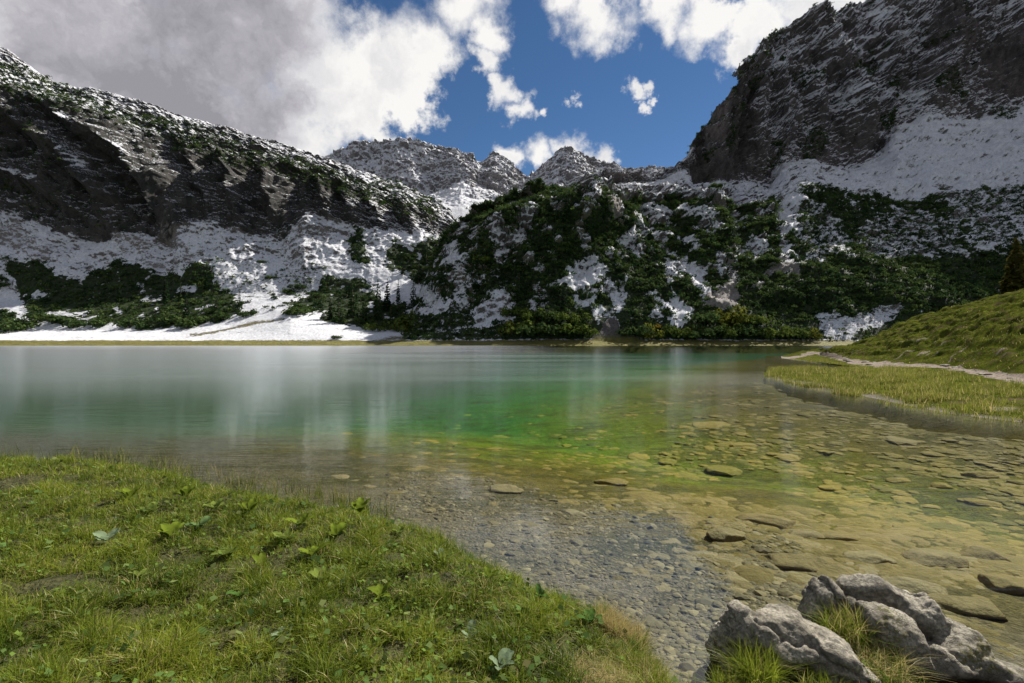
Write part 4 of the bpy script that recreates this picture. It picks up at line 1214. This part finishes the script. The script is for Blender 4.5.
t.put(p.inputs['Normal'], b); t.put(out.inputs['Surface'], p)
M_rock = m

m, t, out = new_mat('submerged_stone')
pos = t.n('ShaderNodeNewGeometry').outputs['Position']
rnd = t.n('ShaderNodeAttribute', attribute_name='rnd').outputs['Fac']
zz = t.n('ShaderNodeSeparateXYZ', i_0=pos).outputs['Z']
n2 = t.noise(pos, 7, 6, .7)
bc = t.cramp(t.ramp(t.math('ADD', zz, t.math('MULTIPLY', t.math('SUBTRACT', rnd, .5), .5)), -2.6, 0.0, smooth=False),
             [(0.0, (0.012, 0.16, 0.11)), (0.33, (0.08, 0.28, 0.05)), (0.55, (0.30, 0.32, 0.03)), (0.74, (0.38, 0.28, 0.055)), (0.90, (0.29, 0.21, 0.10)), (1.0, (0.28, 0.225, 0.17))])  # green then teal with depth: the water's absorption painted onto the stones
bc = t.mix(t.ramp(n2, .35, .75, 0, .75), bc, t.mix(.6, bc, (.03, .03, .012)))
hs = t.n('ShaderNodeHueSaturation'); t.put(hs.inputs['Color'], bc); t.put(hs.inputs['Value'], t.ramp(rnd, 0, 1, .5, 1.2, smooth=False))
b = t.n('ShaderNodeBump'); b.inputs['Distance'].default_value = .05; t.put(b.inputs['Height'], n2)
p = t.n('ShaderNodeBsdfPrincipled', i_Base_Color=hs.outputs[0], i_Roughness=.8); t.put(p.inputs['Normal'], b)
t.put(out.inputs['Surface'], p)
M_sub = m

m, t, out = new_mat('pebbles')
rnd = t.n('ShaderNodeAttribute', attribute_name='rnd').outputs['Fac']
pc = t.cramp(rnd, [(0, (.10, .085, .075)), (.4, (.15, .122, .092)), (.75, (.21, .165, .12)), (1, (.30, .25, .20))])
p = t.n('ShaderNodeBsdfPrincipled', i_Base_Color=pc, i_Roughness=.8); t.put(out.inputs['Surface'], p)
M_peb = m

# cobbles over the lake bed
rk = [rock_mesh(100 + k, 2, 10, .06, .5) for k in range(6)]
r = np.random.default_rng(21)
n = 26000
Yr = 3.4 * (42 / 3.4) ** (r.uniform(0, 1, n) ** .8); ux = r.uniform(-.35, 1.15, n); Xr = ux * Yr
Z, S_ = ground(Xr, Yr)
den = sstep(fbm(np.stack([Xr * .35, Yr * .35, 0 * Xr], -1), 3), -.3, .25) * (.12 + .88 * sstep(ux, .0, .35)) * sstep(-S_, .3, 2.2)
den = den * np.clip(1.25 - Yr / 26, 0, 1)
kp = (S_ < -.25) & (r.uniform(size=n) < den)
Xr, Yr, Z = Xr[kp], Yr[kp], Z[kp]
sz = r.lognormal(-2.7, .48, len(Xr)) * (.85 + .055 * Yr)
o = scatter('lake_bed_cobbles', M_sub, rk, np.stack([Xr, Yr, Z - sz * .06], -1), sz, r, H=sz * r.uniform(.16, .42, len(sz)))
for pl_ in o.data.polygons: pass
tag(o, 'ochre and brown cobbles scattered over the lake bed', 'cobbles', kind='stuff')
print('cobbles', len(Xr))


n = 16000
Yr = 2.6 * (9 / 2.6) ** r.uniform(0, 1, n); Xr = r.uniform(-.25, .62, n) * Yr
Z, S_ = ground(Xr, Yr)
kp = (S_ < -.06) & (S_ > -3.2) & (r.uniform(size=n) < .3 + .7 * sstep(fbm(np.stack([Xr * 1.2, Yr * 1.2, 0 * Xr], -1), 3), -.2, .3))
Xr, Yr, Z = Xr[kp], Yr[kp], Z[kp]
sz = r.lognormal(-4.05, .5, len(Xr)) * (.8 + .06 * Yr)
o = scatter('shore_pebbles', M_peb, rk, np.stack([Xr, Yr, Z], -1), sz, r, H=sz * r.uniform(.5, 1.1, len(sz)))
tag(o, 'small grey brown pebbles in the shallows along the grass bank', 'pebbles', kind='stuff')


# individual larger stones, in the water and along the path
def stone(name, label, x, y, z, wpx, hf, seed, mat, group=None, sy=.8, rot=None, cat='stone', dz=0.0, bed=True, lift=0.0):
    V, Fq = rock_mesh(seed, 4, 13, .12, 1.0)
    if bed:
        z = -.2
        for _ in range(12):
            Pq = world_pt(x, y, z)
            z = .5 * z + .5 * float(ground(np.array([Pq[0]]), np.array([Pq[1]]))[0][0])
        z += lift
    P = world_pt(x, y, z)
    s = wpx / F * P[1] / 2
    a = random.uniform(-.4, .4) if rot is None else rot
    V = V * np.array([s, s * sy, s * hf])
    V = np.stack([V[:, 0] * math.cos(a) - V[:, 1] * math.sin(a), V[:, 0] * math.sin(a) + V[:, 1] * math.cos(a), V[:, 2]], -1)
    o = build(name, V, Fq, mat, nper=3, attrs={'rnd': np.full(len(V), random.uniform(.45, 1))})
    o.location = (P[0], P[1], P[2] + dz)
    tag(o, label, cat, group)
    return o


subm = [(795, 563, -.22, 64, 'broad flat brown rock just under the water behind the left boulder'), (725, 536, -.25, 48, 'brown rock under the water nearest the pale gravel shallows'),
        (770, 522, -.34, 60, 'long dark topped rock under the water behind the small brown rock'), (1003, 583, -.02, 52, 'light tan rock breaking the surface at the right edge'),
        (838, 538, -.3, 44, 'rounded orange brown rock under the water above the boulders'), (505, 490, -.3, 38, 'dark slab lying in the shallow water off the grass bank'),
        (612, 483, -.4, 34, 'pinkish stone under the water in the middle shallows'), (868, 560, -.3, 56, 'wide ochre rock under the water behind the right boulder'),
        (806, 536, -.3, 40, 'ochre rock beside the rounded orange one under the water'), (935, 560, -.34, 60, 'large blurred rock under the bluish ripples right of the boulders'),
        (985, 556, -.35, 50, 'pinkish flat rock under the ripples near the right edge'), (965, 606, -.15, 70, 'pale wide rock under shallow water beside the right boulder'),
        (915, 590, -.2, 60, 'brown flat rock under the water touching the right boulder'), (980, 476, -.6, 30, 'pale flat stone showing near the surface in the far shallows')]
for i, (x, y, z, wp, lb) in enumerate(subm):
    stone('submerged_rock', lb, x, y, z, wp, .26, 200 + i, M_sub, sy=.7, lift=(.02 if i != 3 else .07))
L_S = 'flat ochre stone lying on the lake bed off the right shore'
for i in range(44):
    x = random.uniform(560, 1024); y = random.uniform(440, 530)
    if x < 700 and y > 500: continue
    P0 = world_pt(x, y, -.5)
    z = float(ground(np.array([P0[0]]), np.array([P0[1]]))[0][0])
    P0 = world_pt(x, y, z + .04)
    stone('lake_stone', L_S, x, y, z + .0, random.uniform(9, 24) * (1.2 if y > 470 else .9), .2, 300 + i, M_sub, 'larger stones on the lake bed')
random.seed(5)
pxs = sorted(random.uniform(845, 1024) for _ in range(26))
for i, x in enumerate(pxs):
    y = float(np.interp(x, [845, 880, 930, 980, 1024], [363, 364, 367, 372, 384])) + random.uniform(-3, 3)
    Pn = flat[np.argmin((pxh - x) ** 2 * .3 + (pyh - y) ** 2 * 3 + (tt > 6) * 1e6)]
    V, Fq = rock_mesh(400 + i, 3, 10, .1, .42)
    s = random.uniform(1.2, 3.6) / F * Pn[1]
    o = build('path_stone', V * s, Fq, M_rock, nper=3)
    o.location = tuple(float(v) for v in Pn)
    o.rotation_euler = (0, 0, random.uniform(0, 6))
    tag(o, f'{ORD[i % 13]} grey stone from the left along the {("far", "near")[i // 13]} half of the dirt path', 'stone', 'stones along the dirt path')


# ------------------------------------------------------------------ boulders
def boulder(name, label, chunks, voxel=.011, seed=0, carve=()):
    """chunks: (centre, radii, rotation about z, tilt, seed) fused into one rock and weathered"""
    import bmesh
    from mathutils import Euler
    Vs, Fs, off = [], [], 0
    for (cc, rad, rz, ty, sdd) in chunks:
        V, Fq = rock_mesh(sdd, 5, 16, .05, 1.0)
        Mx = np.array(Euler((0, ty, rz), 'XYZ').to_matrix())
        V = (V * np.array(rad)) @ Mx.T + np.array(cc)
        Vs.append(V); Fs.append(Fq + off); off += len(V)
    tmp = build('tmp_rock', np.concatenate(Vs), np.concatenate(Fs), None, nper=3)
    rm = tmp.modifiers.new('r', 'REMESH'); rm.mode = 'VOXEL'; rm.voxel_size = voxel; rm.adaptivity = 0
    dg = bpy.context.evaluated_depsgraph_get()
    me = bpy.data.meshes.new_from_object(tmp.evaluated_get(dg))
    bpy.data.objects.remove(tmp)
    nv = len(me.vertices)
    co = np.empty(nv * 3, np.float32); me.vertices.foreach_get('co', co); co = co.reshape(-1, 3)
    no = np.empty(nv * 3, np.float32); me.vertex_normals.foreach_get('vector', no); no = no.reshape(-1, 3)
    # bedding planes dip to the right and away, with joints across
    ax = np.array([.42, -.25, .87]); ax /= np.linalg.norm(ax)
    h = co @ ax
    wv = fbm(co * 3 + seed, 4, .55)
    lay = np.abs(((h * 8.5 + wv * 1.4) % 1.0) - .5) * 2
    groove = -np.exp(-((1 - lay) / .2) ** 2) * .034 * sstep(fbm(co * 1.8 + seed + 2, 2), -.25, .25)
    d1 = fbm(co * np.array([2.6, 3.2, 4.5]) + seed + 4, 5, .5, ridged=True) * .024
    d2 = fbm(co * 16 + seed + 9, 4, .65) * .009
    d3 = fbm(co * np.array([7, 7, 14]) + seed + 20, 4, .6, ridged=True) * .014
    co = co + no * (groove + d1 + d2 + d3)[:, None]
    me.vertices.foreach_set('co', co.ravel().astype(np.float32))
    me.polygons.foreach_set('use_smooth', np.ones(len(me.polygons), bool))
    me.update(); me.materials.clear(); me.materials.append(M_rock)
    me.name = name
    o = bpy.data.objects.new(name, me); COL.objects.link(o)
    tag(o, label, 'boulder')
    return o


boulder('boulder', 'long grey weathered boulder with green grass growing at its left foot', [
    ((1.44, 3.04, .15), (.24, .22, .24), .1, .2, 1), ((1.62, 3.00, .20), (.33, .22, .23), -.08, .12, 2), ((1.84, 2.90, .15), (.26, .17, .17), -.45, .45, 3), ((1.98, 2.80, .08), (.14, .11, .10), -.5, .55, 4)], seed=1)
boulder('boulder', 'pointed small grey boulder between the two large ones with straw grass before it', [
    ((2.08, 3.38, .16), (.13, .15, .24), .3, .2, 7), ((2.19, 3.30, .14), (.15, .16, .17), .2, .5, 8)], seed=5)
boulder('boulder', 'large cracked grey boulder stepping down into the water on the right', [
    ((2.46, 3.40, .21), (.30, .22, .19), .0, .12, 11), ((2.36, 3.14, .12), (.27, .18, .18), -.25, .45, 12), ((2.68, 3.32, .16), (.26, .20, .18), -.2, .35, 13),
    ((2.82, 3.14, .06), (.22, .18, .15), -.3, .5, 14), ((2.98, 2.98, -.03), (.24, .15, .10), -.4, .4, 15), ((2.58, 3.10, .03), (.25, .16, .12), -.3, .4, 17)], seed=9)

# grass on and before the boulders
r = np.random.default_rng(31)
tuft_at('green_grass_tuft', 'bright green long grass tuft against the left boulder', 'grass tuft', (1.36, 2.78, .10), 800, .10, (.12, .28), .12, r, None, .6, (.0025, .005))
tuft_at('green_grass_tuft', 'low green grass tuft below the middle of the left boulder', 'grass tuft', (1.66, 2.66, .08), 700, .11, (.07, .17), .12, r, None, .7, (.0025, .005))
tuft_at('straw_grass_tuft', 'straw and green grass growing between the boulders', 'grass tuft', (2.10, 3.14, .14), 800, .12, (.10, .26), .25, r, None, .7, (.0025, .005))
tuft_at('straw_grass_tuft', 'long straw grass spilling down in front of the right boulder', 'grass tuft', (2.14, 2.92, .08), 700, .14, (.08, .22), .35, r, None, .9, (.0025, .005))
tuft_at('straw_grass_tuft', 'sparse mixed grass at the lower foot of the left boulder', 'grass tuft', (1.86, 2.62, .06), 700, .18, (.05, .15), .4, r, None, .9, (.0025, .005))
tuft_at('green_grass_tuft', 'fringe of grass on the far left edge of the boulder ledge', 'grass tuft', (1.20, 2.72, .08), 600, .10, (.05, .16), .2, r, None, .7, (.0025, .005))


# ------------------------------------------------------------------ broad leaved plants in the grass
def leaf_shape(length, width, bend, r):
    nu, nv_ = 9, 6
    u_ = np.linspace(0, 1, nu)[:, None]; v_ = np.linspace(-1, 1, nv_)[None]
    wd = width * np.sin(np.pi * np.clip(u_ * .93 + .04, 0, 1)) ** .6
    x = v_ * wd * .5 * (1 + .06 * np.sin(u_ * 30))
    y = u_ * length + 0 * v_
    z = bend * np.sin(u_ * 1.9) * length * .5 + np.abs(v_) * width * .13 + .03 * width * np.sin(u_ * 14 + v_ * 3)
    return np.stack([x, y, z + 0 * x], -1).reshape(-1, 3), grid_faces(nu, nv_)


def leafy_plant(label, x, y, size, n, colr, seed, zg=None, group=None):
    r = np.random.default_rng(seed)
    P0 = world_pt(x, y, .35)
    zz_ = float(ground(np.array([P0[0]]), np.array([P0[1]]))[0][0])
    P0 = world_pt(x, y, zz_)
    root = bpy.data.objects.new('broad_leaved_plant', None); COL.objects.link(root)
    root.location = (P0[0], P0[1], zz_)
    n = n + 3
    for k in range(n):
        L_ = size * r.uniform(.5, 1.1)
        V, Fq = leaf_shape(L_, L_ * r.uniform(.55, .8), r.uniform(.2, .8), r)
        el = r.uniform(.05, .55); az = 2 * np.pi * k / n + r.uniform(-.5, .5)
        Rx = np.array([[1, 0, 0], [0, math.cos(el), -math.sin(el)], [0, math.sin(el), math.cos(el)]])
        Rz = np.array([[math.cos(az), -math.sin(az), 0], [math.sin(az), math.cos(az), 0], [0, 0, 1]])
        V = (V @ Rx.T + np.array([0, L_ * .15, L_ * .35])) @ Rz.T
        cv = np.array(colr) * r.uniform(.75, 1.2)
        build('leaf', V, Fq, M_leaf, root, colors=np.tile(cv, (len(V), 1)))
    tag(root, label, 'plant', group)
    return root


pale, yel, grn = (.20, .26, .15), (.14, .185, .022), (.07, .13, .03)
leafy_plant('pale grey green upright leaf plant in the grass at far left', 107, 545, .13, 3, pale, 1)
leafy_plant('yellow green broad-leaved plant near the bank edge by the dark hollow', 312, 560, .14, 6, yel, 2)
leafy_plant('yellow green broad-leaved plant just under the reeds', 130, 500, .14, 5, yel, 3)
leafy_plant('low light green leaves in the middle of the left bank', 170, 540, .12, 6, yel, 4)
leafy_plant('folded pale leaf plant at the bottom edge of the picture', 500, 672, .09, 4, pale, 5)
leafy_plant('small green herb beside the brown dead grass', 590, 625, .08, 6, grn, 6)
leafy_plant('mid green broad-leaved plant near the pale upright one', 200, 530, .12, 6, (.11, .17, .06), 7)
leafy_plant('pale round leaf plant beside the bare soil spot at the bottom', 283, 640, .08, 4, pale, 8)
leafy_plant('yellowish broad-leaved plant along the bank edge under the dark tuft', 360, 515, .13, 5, yel, 9)
leafy_plant('small pale leaf plant in the centre of the bank', 440, 560, .07, 3, pale, 10)
leafy_plant('dark green dock leaves left of the bare soil at the bottom', 240, 600, .08, 5, grn, 11)
leafy_plant('green herb with round leaves on the slope above the corner', 540, 600, .08, 5, grn, 12)
leafy_plant('yellow green leaves right of the dark hollow', 335, 540, .12, 5, yel, 13)
leafy_plant('light green leaves poking out at the top of the bank', 250, 515, .12, 5, yel, 14)
mid = (.13, .17, .035)
for k_, (x_, y_, s_, c_, lb_) in enumerate([
        (150, 515, .12, mid, 'mid green leafy plant between the two yellowish ones under the reeds'), (185, 500, .12, yel, 'yellowish leafy plant close to the water right of the reeds'),
        (215, 512, .11, mid, 'green leafy plant at the top of the bank left of the light leaves'), (285, 545, .12, mid, 'green leafy plant left of the dark hollow'),
        (300, 528, .11, yel, 'yellow green leafy plant above the dark hollow by the water'), (322, 585, .10, mid, 'green leafy plant below the dark hollow'),
        (262, 570, .10, yel, 'yellow green leaves left of and below the dark hollow'), (228, 560, .10, mid, 'leafy plant in the open turf left of the hollow'),
        (400, 535, .08, mid, 'green leafy plant at the bank edge halfway to the corner'), (430, 590, .08, mid, 'green leafy plant in the open turf under the small pale one'),
        (470, 640, .08, pale, 'pale leafy plant above the folded one at the bottom edge'), (380, 600, .08, yel, 'yellow green leafy plant in the middle of the lower bank'),
        (140, 580, .08, mid, 'small green leafy plant right of the molehill'), (490, 580, .07, yel, 'yellow green leafy plant at the bank edge above the straw tuft')]):
    leafy_plant(lb_, x_, y_, s_, 4 + k_ % 3, c_, 40 + k_)
